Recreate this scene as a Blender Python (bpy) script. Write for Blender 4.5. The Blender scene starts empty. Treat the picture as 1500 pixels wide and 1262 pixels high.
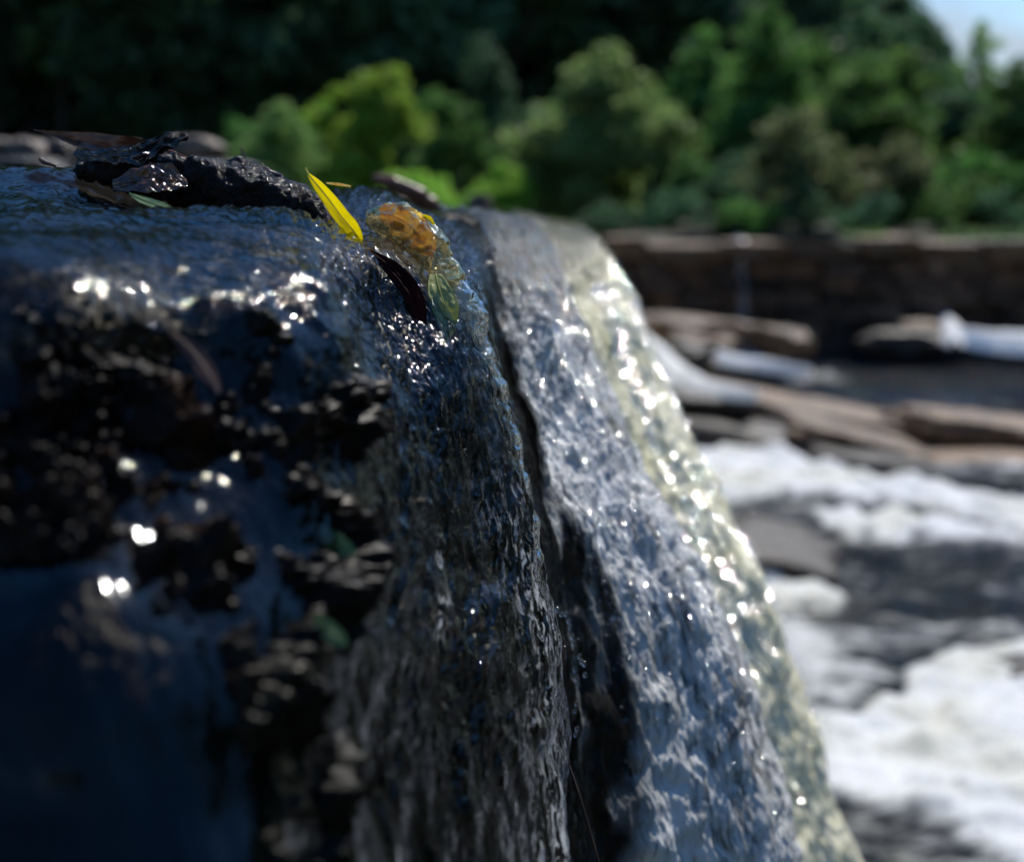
import bpy, bmesh, math, random
import numpy as np
from mathutils import Vector, Matrix, noise as mnoise

random.seed(7)
rng = np.random.default_rng(7)
SC = bpy.context.scene
COL = SC.collection

# ------------------------------------------------------------------ camera
FPX = 2083.0                       # focal length in photo pixels (1500 px wide frame, 50 mm on 36 mm)
TH = math.atan(331.0 / FPX)        # camera looks slightly down, horizon near row 300
cam_d = bpy.data.cameras.new('camera')
cam = bpy.data.objects.new('camera', cam_d)
COL.objects.link(cam)
SC.camera = cam
cam.location = (0, 0, 0)
cam.rotation_euler = (math.pi / 2 - TH, 0, 0)
cam_d.lens = 50
cam_d.sensor_width = 36
cam_d.clip_start = 0.01
cam_d.clip_end = 2000
cam_d.dof.use_dof = True
cam_d.dof.focus_distance = 0.755
cam_d.dof.aperture_fstop = 5.2
cam_d.dof.aperture_blades = 0

# ------------------------------------------------------------------ world, sun, exposure
SUN_EL = math.radians(50)
SUN_AZ = math.radians(28)          # to the right of straight ahead (+Y)
w = bpy.data.worlds.new('World')
SC.world = w
w.use_nodes = True
nt = w.node_tree
for n in list(nt.nodes):
    nt.nodes.remove(n)
wo = nt.nodes.new('ShaderNodeOutputWorld')
sky = nt.nodes.new('ShaderNodeTexSky')
sky.sky_type = 'NISHITA'
sky.sun_disc = False
sky.sun_elevation = SUN_EL
sky.sun_rotation = SUN_AZ
sky.air_density = 1.0
sky.dust_density = 0.15
sky.ozone_density = 3.0
bg1 = nt.nodes.new('ShaderNodeBackground')
bg1.inputs[1].default_value = 0.15
bg2 = nt.nodes.new('ShaderNodeBackground')
bg2.inputs[0].default_value = (0.74, 0.80, 0.92, 1)
bg2.inputs[1].default_value = 0.62
tc = nt.nodes.new('ShaderNodeTexCoord')
mp = nt.nodes.new('ShaderNodeMapping')
mp.inputs['Scale'].default_value = (1.0, 1.0, 2.2)
mp.inputs['Location'].default_value = (0.35, 0.1, 0.0)
nz = nt.nodes.new('ShaderNodeTexNoise')
nz.inputs['Scale'].default_value = 2.6
nz.inputs['Detail'].default_value = 7
nz.inputs['Roughness'].default_value = 0.6
cr = nt.nodes.new('ShaderNodeValToRGB')
cr.color_ramp.elements[0].position = 0.50
cr.color_ramp.elements[1].position = 0.72
mx = nt.nodes.new('ShaderNodeMixShader')
L = nt.links.new
hs = nt.nodes.new('ShaderNodeHueSaturation')
hs.inputs['Saturation'].default_value = 1.28
sx = nt.nodes.new('ShaderNodeSeparateXYZ')
ma = nt.nodes.new('ShaderNodeMath'); ma.operation = 'MULTIPLY_ADD'
ma.inputs[1].default_value = -0.55; ma.inputs[2].default_value = 0.17
mb = nt.nodes.new('ShaderNodeMath'); mb.operation = 'ADD'
L(tc.outputs['Generated'], sx.inputs[0]); L(sx.outputs[2], ma.inputs[0])
L(nz.outputs[0], mb.inputs[0]); L(ma.outputs[0], mb.inputs[1])
L(sky.outputs[0], hs.inputs['Color']); L(hs.outputs[0], bg1.inputs[0])
L(tc.outputs['Generated'], mp.inputs[0])
L(mp.outputs[0], nz.inputs['Vector'])
L(mb.outputs[0], cr.inputs[0])
L(cr.outputs[0], mx.inputs[0])
L(bg1.outputs[0], mx.inputs[1])
L(bg2.outputs[0], mx.inputs[2])
L(mx.outputs[0], wo.inputs[0])

sd = bpy.data.lights.new('sun', 'SUN')
sd.energy = 4.6
sd.angle = math.radians(0.53)
sd.color = (1.0, 0.95, 0.87)
sun = bpy.data.objects.new('sun', sd)
COL.objects.link(sun)
to_sun = Vector((math.sin(SUN_AZ) * math.cos(SUN_EL), math.cos(SUN_AZ) * math.cos(SUN_EL), math.sin(SUN_EL)))
sun.rotation_euler = to_sun.to_track_quat('Z', 'Y').to_euler()
sun.location = to_sun * 50

SC.view_settings.view_transform = 'Standard'
SC.view_settings.look = 'None'
SC.view_settings.exposure = 0.0
SC.view_settings.gamma = 1.0
SC.view_settings.use_curve_mapping = False
SC.cycles.sample_clamp_indirect = 6
SC.cycles.max_bounces = 8
SC.cycles.transparent_max_bounces = 12
SC.cycles.caustics_refractive = False
SC.cycles.caustics_reflective = False

# ------------------------------------------------------------------ helpers
CT, ST = math.cos(TH), math.sin(TH)

def W(px, py, D):
    """photo pixel at a depth D (metres along the view axis) -> world point"""
    a = (px - 750.0) / FPX
    b = (631.0 - py) / FPX
    return np.array((D * a, D * (CT + b * ST), D * (b * CT - ST)))

def G(px, py, z):
    """photo pixel on the horizontal plane z"""
    d = W(px, py, 1.0)
    return d * (z / d[2])

def PX(p):
    """world points (N,3) -> photo pixels"""
    p = np.asarray(p, float)
    dep = p[..., 1] * CT - p[..., 2] * ST
    up = p[..., 1] * ST + p[..., 2] * CT
    return 750 + FPX * p[..., 0] / dep, 631 - FPX * up / dep

_perm = np.random.default_rng(11).permutation(256)
_perm = np.concatenate([_perm, _perm, _perm])
_g3 = np.random.default_rng(12).normal(size=(256, 3))
_g3 /= np.linalg.norm(_g3, axis=1)[:, None]

def pn(x, y, z=0.0):
    x, y, z = np.broadcast_arrays(np.asarray(x, float), np.asarray(y, float), np.asarray(z, float))
    xi = np.floor(x).astype(int); yi = np.floor(y).astype(int); zi = np.floor(z).astype(int)
    xf = x - xi; yf = y - yi; zf = z - zi
    xi &= 255; yi &= 255; zi &= 255
    u = xf ** 3 * (xf * (xf * 6 - 15) + 10)
    v = yf ** 3 * (yf * (yf * 6 - 15) + 10)
    s = zf ** 3 * (zf * (zf * 6 - 15) + 10)
    out = 0
    for dx in (0, 1):
        for dy in (0, 1):
            for dz in (0, 1):
                h = _perm[_perm[_perm[(xi + dx) & 255] + ((yi + dy) & 255)] + ((zi + dz) & 255)]
                g = _g3[h]
                d = g[..., 0] * (xf - dx) + g[..., 1] * (yf - dy) + g[..., 2] * (zf - dz)
                wgt = (u if dx else 1 - u) * (v if dy else 1 - v) * (s if dz else 1 - s)
                out = out + wgt * d
    return out

def fbm(x, y, z=0.0, oct=4, gain=0.5, lac=2.03):
    t, a = 0, 1.0
    for k in range(oct):
        t = t + a * pn(x + 17.3 * k, y + 5.1 * k, z + 9.7 * k)
        x, y, z = x * lac, y * lac, z * lac
        a *= gain
    return t

def ss(a, b, x):
    t = np.clip((x - a) / (b - a), 0, 1)
    return t * t * (3 - 2 * t)

def tag(o, label=None, cat=None, group=None, kind=None):
    if label: o['label'] = label
    if cat: o['category'] = cat
    if group: o['group'] = group
    if kind: o['kind'] = kind
    return o

def link(name, me, mat=None, parent=None):
    o = bpy.data.objects.new(name, me)
    COL.objects.link(o)
    if mat is not None and not me.materials:
        me.materials.append(mat)
    if parent is not None:
        o.parent = parent
        o.matrix_parent_inverse = Matrix.Translation(-Vector(parent.location))
    return o

def empty(name, loc=(0, 0, 0)):
    o = bpy.data.objects.new(name, None)
    o.empty_display_size = 0.05
    COL.objects.link(o)
    o.location = Vector([float(c) for c in loc])
    return o

def np_mesh(name, verts, faces, smooth=True):
    """verts (N,3), faces (M,k)"""
    verts = np.asarray(verts, np.float32); faces = np.asarray(faces, np.int32)
    me = bpy.data.meshes.new(name)
    k = faces.shape[1]
    me.vertices.add(len(verts)); me.vertices.foreach_set('co', verts.ravel())
    me.loops.add(faces.size); me.loops.foreach_set('vertex_index', faces.ravel())
    me.polygons.add(len(faces))
    me.polygons.foreach_set('loop_start', np.arange(len(faces), dtype=np.int32) * k)
    me.polygons.foreach_set('loop_total', np.full(len(faces), k, np.int32))
    me.polygons.foreach_set('use_smooth', np.full(len(faces), smooth))
    me.update(calc_edges=True)
    return me

def grid_faces(nu, nv, flip=False):
    i, j = np.meshgrid(np.arange(nu - 1), np.arange(nv - 1), indexing='ij')
    a = i * nv + j; b = a + 1; c = a + nv + 1; d = a + nv
    f = np.stack([a, b, c, d] if flip else [a, d, c, b], -1).reshape(-1, 4)
    return f

def add_attr(me, name, arr, vec=False):
    if vec:
        at = me.attributes.new(name, 'FLOAT_VECTOR', 'POINT')
        at.data.foreach_set('vector', np.asarray(arr, np.float32).ravel())
    else:
        at = me.attributes.new(name, 'FLOAT', 'POINT')
        at.data.foreach_set('value', np.asarray(arr, np.float32).ravel())

# ---- node helper
class NT:
    def __init__(s, name):
        s.m = bpy.data.materials.new(name)
        s.m.use_nodes = True
        s.t = s.m.node_tree
        for n in list(s.t.nodes): s.t.nodes.remove(n)
        s.out = s.t.nodes.new('ShaderNodeOutputMaterial')
    def n(s, typ, ins=None, **kw):
        nd = s.t.nodes.new('ShaderNode' + typ)
        for k, v in kw.items(): setattr(nd, k, v)
        for k, v in (ins or {}).items():
            sock = nd.inputs[k]
            if isinstance(v, bpy.types.NodeSocket): s.t.links.new(v, sock)
            else: sock.default_value = v
        return nd
    def noise(s, vec, scale, detail=4, rough=0.5, dist=0.0):
        return s.n('TexNoise', {'Vector': vec, 'Scale': scale, 'Detail': detail, 'Roughness': rough, 'Distortion': dist}).outputs[0]
    def map(s, vec, scale=(1, 1, 1), loc=(0, 0, 0)):
        return s.n('Mapping', {'Vector': vec, 'Scale': scale, 'Location': loc}).outputs[0]
    def ramp(s, fac, stops):
        r = s.n('ValToRGB', {'Fac': fac})
        e = r.color_ramp.elements
        while len(e) < len(stops): e.new(0.5)
        for el, (p, c) in zip(e, stops):
            el.position = p
            el.color = (c, c, c, 1) if isinstance(c, (int, float)) else (*c, 1)
        return r.outputs[0]
    def math(s, op, a, b=0.0, clamp=False):
        return s.n('Math', {0: a, 1: b}, operation=op, use_clamp=clamp).outputs[0]
    def mix(s, f, a, b):
        nd = s.n('Mix', data_type='RGBA')
        for sock, v in ((nd.inputs[0], f), (nd.inputs[6], a), (nd.inputs[7], b)):
            if isinstance(v, bpy.types.NodeSocket): s.t.links.new(v, sock)
            elif isinstance(v, (int, float)): sock.default_value = v
            else: sock.default_value = (*v, 1)
        return nd.outputs[2]
    def mixsh(s, f, a, b):
        return s.n('MixShader', {0: f, 1: a, 2: b}).outputs[0]
    def bump(s, h, strength=0.5, dist=0.01, normal=None):
        ins = {'Height': h, 'Strength': strength, 'Distance': dist}
        if normal is not None: ins['Normal'] = normal
        return s.n('Bump', ins).outputs[0]
    def finish(s, sh):
        s.t.links.new(sh, s.out.inputs[0]); return s.m

def obj_coord(t): return t.n('TexCoord').outputs['Object']
def flow_coord(t): return t.n('Attribute', attribute_name='flow').outputs['Vector']
def attr(t, name): return t.n('Attribute', attribute_name=name).outputs['Fac']

# ------------------------------------------------------------------ materials
def mat_rock_wet():
    t = NT('wet_black_rock')
    f = flow_coord(t); o = obj_coord(t)
    n1 = t.noise(o, 14, 6, 0.6)
    n2 = t.noise(o, 48, 6, 0.65)
    n3 = t.noise(o, 5, 3)
    c = t.ramp(n2, [(0.36, (0.002, 0.0016, 0.0016)), (0.55, (0.008, 0.0055, 0.0045)), (0.68, (0.022, 0.012, 0.007)), (0.80, (0.055, 0.034, 0.020))])
    c = t.mix(t.ramp(n3, [(0.48, 0.0), (0.62, 0.55)]), c, (0.006, 0.009, 0.003))
    c = t.mix(t.ramp(n1, [(0.60, 0.0), (0.74, 0.5)]), c, (0.07, 0.025, 0.008))
    h = t.math('ADD', t.math('MULTIPLY', n2, 0.6), t.noise(o, 220, 4, 0.6))
    b = t.bump(h, 0.7, 0.002)
    p = t.n('BsdfPrincipled', {'Base Color': c, 'Roughness': 0.34, 'Normal': b, 'Specular IOR Level': 0.09})
    return t.finish(p.outputs[0])

def mat_film():
    """thin clear water running over rock: reflection by Fresnel, otherwise you see the rock"""
    t = NT('running_water_film')
    f = flow_coord(t)
    na = t.noise(t.map(f, (1, 0.60, 1)), 95, 3.5, 0.5, 1.3)
    nb = t.noise(t.map(f, (1, 0.55, 1)), 300, 2, 0.5, 0.7)
    h = t.math('MULTIPLY', t.math('ADD', na, t.math('MULTIPLY', nb, 0.35)), attr(t, 'churn'))
    b = t.bump(h, 1.0, 0.0018)
    b2 = t.bump(h, 1.0, 0.0008)
    fr = t.n('Fresnel', {'IOR': 1.34, 'Normal': b}).outputs[0]
    rg = t.n('MapRange', {'Value': attr(t, 'churn'), 1: 0.0, 2: 0.6, 3: 0.10, 4: 0.045}).outputs[0]
    gl = t.n('BsdfAnisotropic', {'Color': (0.93, 0.96, 1, 1), 'Roughness': rg, 'Normal': b}, distribution='MULTI_GGX').outputs[0]
    tr = t.n('BsdfTransparent', {'Color': (0.86, 0.84, 0.78, 1)}).outputs[0]
    base = t.mixsh(fr, tr, gl)
    # pale streaks painting the bright sky's reflection on the ridge
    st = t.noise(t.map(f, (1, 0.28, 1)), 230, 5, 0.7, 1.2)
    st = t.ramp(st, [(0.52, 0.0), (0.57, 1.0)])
    a = t.math('MULTIPLY', st, attr(t, 'aer_sheen'), True)
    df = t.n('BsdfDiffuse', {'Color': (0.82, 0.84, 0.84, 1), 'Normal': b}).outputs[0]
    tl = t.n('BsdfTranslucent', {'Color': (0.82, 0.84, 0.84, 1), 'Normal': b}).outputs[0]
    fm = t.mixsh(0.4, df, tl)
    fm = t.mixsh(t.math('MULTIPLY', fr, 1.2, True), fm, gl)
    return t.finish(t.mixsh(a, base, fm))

def mat_sheet(name, c1, c2, dens, glk=0.6, tlk=0.3, kmin=0.06, rough=0.07, stretch=0.38, sc=70, bd=0.006):
    """falling, aerated sheet of water"""
    t = NT(name)
    f = flow_coord(t)
    na = t.noise(t.map(f, (1, stretch, 1)), sc, 5, 0.6, 0.8)
    nb = t.noise(t.map(f, (1, stretch * 1.6, 1)), sc * 2.6, 3, 0.5, 0.3)
    h = t.math('ADD', na, t.math('MULTIPLY', nb, 0.3))
    b = t.bump(h, 1.0, bd)
    fr = t.n('Fresnel', {'IOR': 1.333, 'Normal': t.bump(h, 1.0, bd * 0.3)}).outputs[0]
    gl = t.n('BsdfAnisotropic', {'Color': (1, 1, 1, 1), 'Roughness': rough, 'Normal': b}, distribution='MULTI_GGX').outputs[0]
    tr = t.n('BsdfTransparent', {'Color': (0.88, 0.88, 0.82, 1)}).outputs[0]
    col = t.mix(t.ramp(t.noise(t.map(f, (1, 0.5, 1)), 38, 4), [(0.38, 0.0), (0.66, 1.0)]), c1, c2)
    b3 = t.bump(h, 1.0, bd * 0.22)
    df = t.n('BsdfDiffuse', {'Color': col, 'Normal': b3}).outputs[0]
    tl = t.n('BsdfTranslucent', {'Color': col, 'Normal': b3}).outputs[0]
    body = t.mixsh(tlk, df, tl)
    k = t.noise(t.map(f, (1, 0.24, 1)), 130, 6, 0.70, 1.2)
    k2 = t.noise(t.map(f, (1, 0.35, 1)), 14, 3, 0.5, 0.5)
    k = t.math('ADD', t.math('MULTIPLY', k, 0.65), t.math('MULTIPLY', k2, 0.35))
    k = t.ramp(k, [(0.40, kmin), (0.49, dens * 0.8), (0.60, dens)])
    k = t.math('MULTIPLY', k, attr(t, 'aer_sheen'), True)
    m = t.mixsh(k, tr, body)
    return t.finish(t.mixsh(t.math('MULTIPLY', fr, glk, True), m, gl))

def mat_glass_water(name, tint=(1, 1, 1), rough=0.02, milk=0.25, clear=0.36):
    t = NT(name)
    o = obj_coord(t)
    b = t.bump(t.noise(o, 240, 3, 0.5, 0.5), 0.5, 0.002)
    g = t.n('BsdfGlass', {'Color': (*tint, 1), 'Roughness': rough, 'IOR': 1.333, 'Normal': b}).outputs[0]
    tr = t.n('BsdfTransparent', {'Color': (*tint, 1)}).outputs[0]
    gl = t.n('BsdfAnisotropic', {'Color': (1, 1, 1, 1), 'Roughness': 0.08, 'Normal': b}, distribution='MULTI_GGX').outputs[0]
    tl = t.n('BsdfTranslucent', {'Color': (*tint, 1), 'Normal': b}).outputs[0]
    k = t.ramp(t.noise(o, 130, 5, 0.65, 1.0), [(0.50, 0.0), (0.68, milk)])
    m = t.mixsh(k, g, tl)
    m = t.mixsh(0.05, m, gl)
    return t.finish(t.mixsh(clear, m, tr))

def mat_simple_rock(name, c_lo, c_hi, scale=6, rough=0.55, bd=0.02, moss=0.0, var=0.6, spec=0.5, fine=0.0):
    t = NT(name)
    o = obj_coord(t)
    rnd = t.n('ObjectInfo').outputs['Random']
    v = t.n('VectorMath', {0: o, 1: t.n('CombineXYZ', {0: t.math('MULTIPLY', rnd, 37.0), 1: rnd, 2: 0.0}).outputs[0]}, operation='ADD').outputs[0]
    n1 = t.noise(v, scale, 6, 0.62)
    c = t.ramp(n1, [(0.3, c_lo), (0.7, c_hi)])
    c = t.mix(t.ramp(t.noise(v, scale * 3.1, 4), [(0.42, 0.65), (0.55, 0.0)]), c, tuple(x * 0.35 for x in c_lo))
    rv = t.math('ADD', t.math('MULTIPLY', t.math('POWER', rnd, 2.0), var), 1.0 - var * 0.35)
    hsv = t.n('HueSaturation', {'Color': c, 'Saturation': 1.15, 'Value': rv}).outputs[0]
    if moss > 0:
        hsv = t.mix(t.ramp(t.noise(v, scale * 1.7, 4), [(0.55, 0.0), (0.66, moss)]), hsv, (0.03, 0.05, 0.012))
    b = t.bump(t.noise(v, scale * 4, 6, 0.65), 0.8, bd)
    if fine > 0: b = t.bump(t.noise(v, fine, 4, 0.7), 1.0, 0.9 / fine, b)
    return t.finish(t.n('BsdfPrincipled', {'Base Color': hsv, 'Roughness': rough, 'Normal': b, 'Specular IOR Level': spec}).outputs[0])

def mat_leaf(name, c1, c2, scale=60, trans=0.45, rough=0.4, spots=None, bd=0.0006, spec=0.5):
    t = NT(name)
    o = obj_coord(t)
    c = t.mix(t.ramp(t.noise(o, scale, 5, 0.6), [(0.35, 0.0), (0.65, 1.0)]), c1, c2)
    if spots:
        c = t.mix(t.ramp(t.noise(o, scale * 3, 4), [(0.60, 0.0), (0.68, 0.8)]), c, spots)
    ve = t.n('TexVoronoi', {'Vector': o, 'Scale': 420.0}, feature='DISTANCE_TO_EDGE').outputs[0]
    b = t.bump(t.math('ADD', t.math('MINIMUM', ve, 0.12), t.math('MULTIPLY', t.noise(o, 500, 3), 0.2)), 0.5, bd)
    p = t.n('BsdfPrincipled', {'Base Color': c, 'Roughness': rough, 'Normal': b, 'Specular IOR Level': spec}).outputs[0]
    tl = t.n('BsdfTranslucent', {'Color': c}).outputs[0]
    return t.finish(t.mixsh(trans, p, tl))

def mat_foliage(name, cols, trans=0.58):
    t = NT(name)
    g = t.n('NewGeometry').outputs['Random Per Island']
    rnd = t.n('ObjectInfo').outputs['Random']
    c = t.ramp(g, [(i / (len(cols) - 1), c) for i, c in enumerate(cols)])
    c = t.n('HueSaturation', {'Color': c, 'Hue': t.math('ADD', t.math('MULTIPLY', rnd, 0.03), 0.485),
                              'Saturation': 0.94, 'Value': t.math('ADD', t.math('MULTIPLY', rnd, 0.4), 0.8)}).outputs[0]
    p = t.n('BsdfPrincipled', {'Base Color': c, 'Roughness': 0.5, 'Specular IOR Level': 0.35}).outputs[0]
    tl = t.n('BsdfTranslucent', {'Color': c}).outputs[0]
    return t.finish(t.mixsh(trans, p, tl))

def mat_river():
    t = NT('river_water')
    o = obj_coord(t)
    foam = attr(t, 'foam')
    n = t.noise(t.map(o, (1, 1.8, 1)), 5, 8, 0.68, 0.6)
    n2 = t.noise(t.map(o, (1, 2.6, 1)), 22, 5, 0.65, 0.4)
    k = t.math('ADD', t.math('MULTIPLY', n, 0.65), t.math('MULTIPLY', n2, 0.35))
    n3 = t.noise(t.map(o, (0.7, 2.2, 1), (3, 1, 0)), 3.2, 9, 0.75, 1.2)
    k = t.math('ADD', t.math('MULTIPLY', k, 0.6), t.math('MULTIPLY', n3, 0.4))
    k = t.math('ADD', k, t.math('SUBTRACT', t.math('MULTIPLY', foam, 0.35), 0.20))
    k = t.ramp(k, [(0.40, 0.0), (0.46, 0.22), (0.52, 0.6), (0.60, 1.0)])
    b = t.bump(t.math('ADD', t.noise(t.map(o, (1, 2.4, 1)), 5, 8, 0.7), t.math('MULTIPLY', n2, 0.3)), 0.8, 0.10)
    wt = t.n('BsdfPrincipled', {'Base Color': (0.012, 0.016, 0.022, 1), 'Roughness': 0.10, 'IOR': 1.333, 'Normal': b, 'Specular IOR Level': 0.5}).outputs[0]
    fc = t.mix(t.ramp(t.noise(o, 2.2, 5), [(0.45, 0.0), (0.62, 1.0)]), (0.82, 0.84, 0.86), (0.74, 0.73, 0.66))
    fm = t.n('BsdfPrincipled', {'Base Color': fc, 'Roughness': 0.55, 'Normal': t.bump(n2, 0.6, 0.05),
                                'Subsurface Weight': 0.0}).outputs[0]
    return t.finish(t.mixsh(k, wt, fm))

def mat_ground():
    t = NT('bank_earth')
    o = obj_coord(t)
    c = t.mix(t.ramp(t.noise(o, 0.5, 5), [(0.4, 0.0), (0.6, 1.0)]), (0.020, 0.035, 0.010), (0.045, 0.035, 0.02))
    b = t.bump(t.noise(o, 4, 6), 0.6, 0.1)
    return t.finish(t.n('BsdfPrincipled', {'Base Color': c, 'Roughness': 0.9, 'Normal': b}).outputs[0])

M = {}
M['rock_wet'] = mat_rock_wet()
M['film'] = mat_film()
M['sheet_mid'] = mat_sheet('clear_falling_water', (0.86, 0.86, 0.84), (0.60, 0.60, 0.58), 0.95, tlk=0.06, kmin=0.18, sc=95, bd=0.007)
M['sheet_far'] = mat_sheet('aerated_falling_water', (0.98, 0.94, 0.72), (0.94, 0.87, 0.55), 1.0, glk=0.34, rough=0.11, tlk=0.04, kmin=0.8, stretch=0.4, sc=46, bd=0.008)
M['glass'] = mat_glass_water('clear_gush_water', (0.93, 0.94, 0.90))
M['amber'] = mat_glass_water('amber_gush_water', (0.98, 0.86, 0.56), milk=0.95, clear=0.40)
M['drop'] = mat_glass_water('droplet_water', (0.97, 0.98, 1.0), 0.0)
M['rock_brown'] = mat_simple_rock('brown_river_rock', (0.085, 0.050, 0.030), (0.36, 0.235, 0.15), 5, 0.5, 0.03)
M['rock_dark'] = mat_simple_rock('dark_wet_rock', (0.012, 0.010, 0.010), (0.055, 0.042, 0.036), 6, 0.42, 0.02)
M['wall_stone'] = mat_simple_rock('dark_masonry_stone', (0.03, 0.021, 0.018), (0.26, 0.17, 0.12), 4, 0.6, 0.02, 0.35, var=1.8)
M['cap_stone'] = mat_simple_rock('brown_cap_stone', (0.08, 0.048, 0.028), (0.24, 0.155, 0.095), 4, 0.7, 0.02, 0.5)
M['pebble'] = mat_simple_rock('tan_crest_stone', (0.04, 0.026, 0.018), (0.24, 0.16, 0.11), 14, 0.4, 0.01)
M['yellow'] = mat_leaf('yellow_leaf', (0.96, 0.84, 0.04), (0.88, 0.80, 0.05), 90, 0.82, 0.4, None)
M['yellow_vein'] = mat_leaf('yellow_leaf_vein', (0.85, 0.80, 0.20), (0.80, 0.76, 0.15), 90, 0.2)
M['brown_leaf'] = mat_leaf('dead_brown_leaf', (0.24, 0.10, 0.055), (0.10, 0.045, 0.030), 50, 0.25, 0.35, (0.02, 0.01, 0.01))
M['rust_leaf'] = mat_leaf('wet_rust_leaf', (0.20, 0.075, 0.020), (0.07, 0.028, 0.014), 70, 0.25, 0.14, (0.02, 0.01, 0.008), 0.0015, 1.0)
M['dark_leaf'] = mat_leaf('rotten_black_leaf', (0.022, 0.014, 0.013), (0.008, 0.006, 0.007), 60, 0.1, 0.15, None, 0.002, 1.0)
M['red_leaf'] = mat_leaf('dark_red_leaf', (0.07, 0.010, 0.008), (0.022, 0.005, 0.005), 60, 0.3, 0.5, None, 0.0006, 0.05)
M['green_leaf'] = mat_leaf('pale_green_leaf', (0.28, 0.36, 0.12), (0.18, 0.26, 0.08), 70, 0.3, 0.35)
M['yellowgreen'] = mat_leaf('yellow_green_leaf', (0.82, 0.80, 0.36), (0.60, 0.62, 0.22), 90, 0.5, 0.25)
M['gold_leaf'] = mat_leaf('golden_leaf', (0.93, 0.84, 0.44), (0.85, 0.58, 0.20), 170, 0.75, 0.3, (0.40, 0.22, 0.08))
M['twig'] = mat_leaf('twig_bark', (0.10, 0.055, 0.030), (0.03, 0.018, 0.013), 120, 0.0, 0.35)
M['algae'] = mat_leaf('algae_strand', (0.03, 0.045, 0.010), (0.06, 0.03, 0.010), 120, 0.3, 0.25)
M['bark'] = mat_simple_rock('tree_bark', (0.05, 0.04, 0.03), (0.16, 0.13, 0.11), 3, 0.9, 0.05)
_t = NT('white_cascade_foam'); _o = obj_coord(_t)
M['cascade'] = _t.finish(_t.mixsh(0.2, _t.n('BsdfPrincipled', {'Base Color': (0.96, 0.96, 0.95, 1), 'Roughness': 0.6, 'Normal': _t.bump(_t.noise(_o, 9, 6, .65), 0.4, 0.02)}).outputs[0], _t.n('BsdfTranslucent', {'Color': (0.97, 0.97, 0.96, 1)}).outputs[0]))
M['river'] = mat_river()
M['ground'] = mat_ground()
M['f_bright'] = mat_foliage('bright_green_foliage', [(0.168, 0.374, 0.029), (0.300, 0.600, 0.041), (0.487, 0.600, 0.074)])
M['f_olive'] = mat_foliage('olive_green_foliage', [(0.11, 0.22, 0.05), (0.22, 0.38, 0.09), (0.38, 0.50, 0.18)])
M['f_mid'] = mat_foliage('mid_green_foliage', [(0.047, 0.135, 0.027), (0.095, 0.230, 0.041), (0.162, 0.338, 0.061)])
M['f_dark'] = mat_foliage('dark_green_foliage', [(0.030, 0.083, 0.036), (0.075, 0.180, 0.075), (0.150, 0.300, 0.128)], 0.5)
M['f_rust'] = mat_foliage('brownish_foliage', [(0.06, 0.12, 0.03), (0.13, 0.17, 0.06), (0.25, 0.22, 0.12)])

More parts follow.
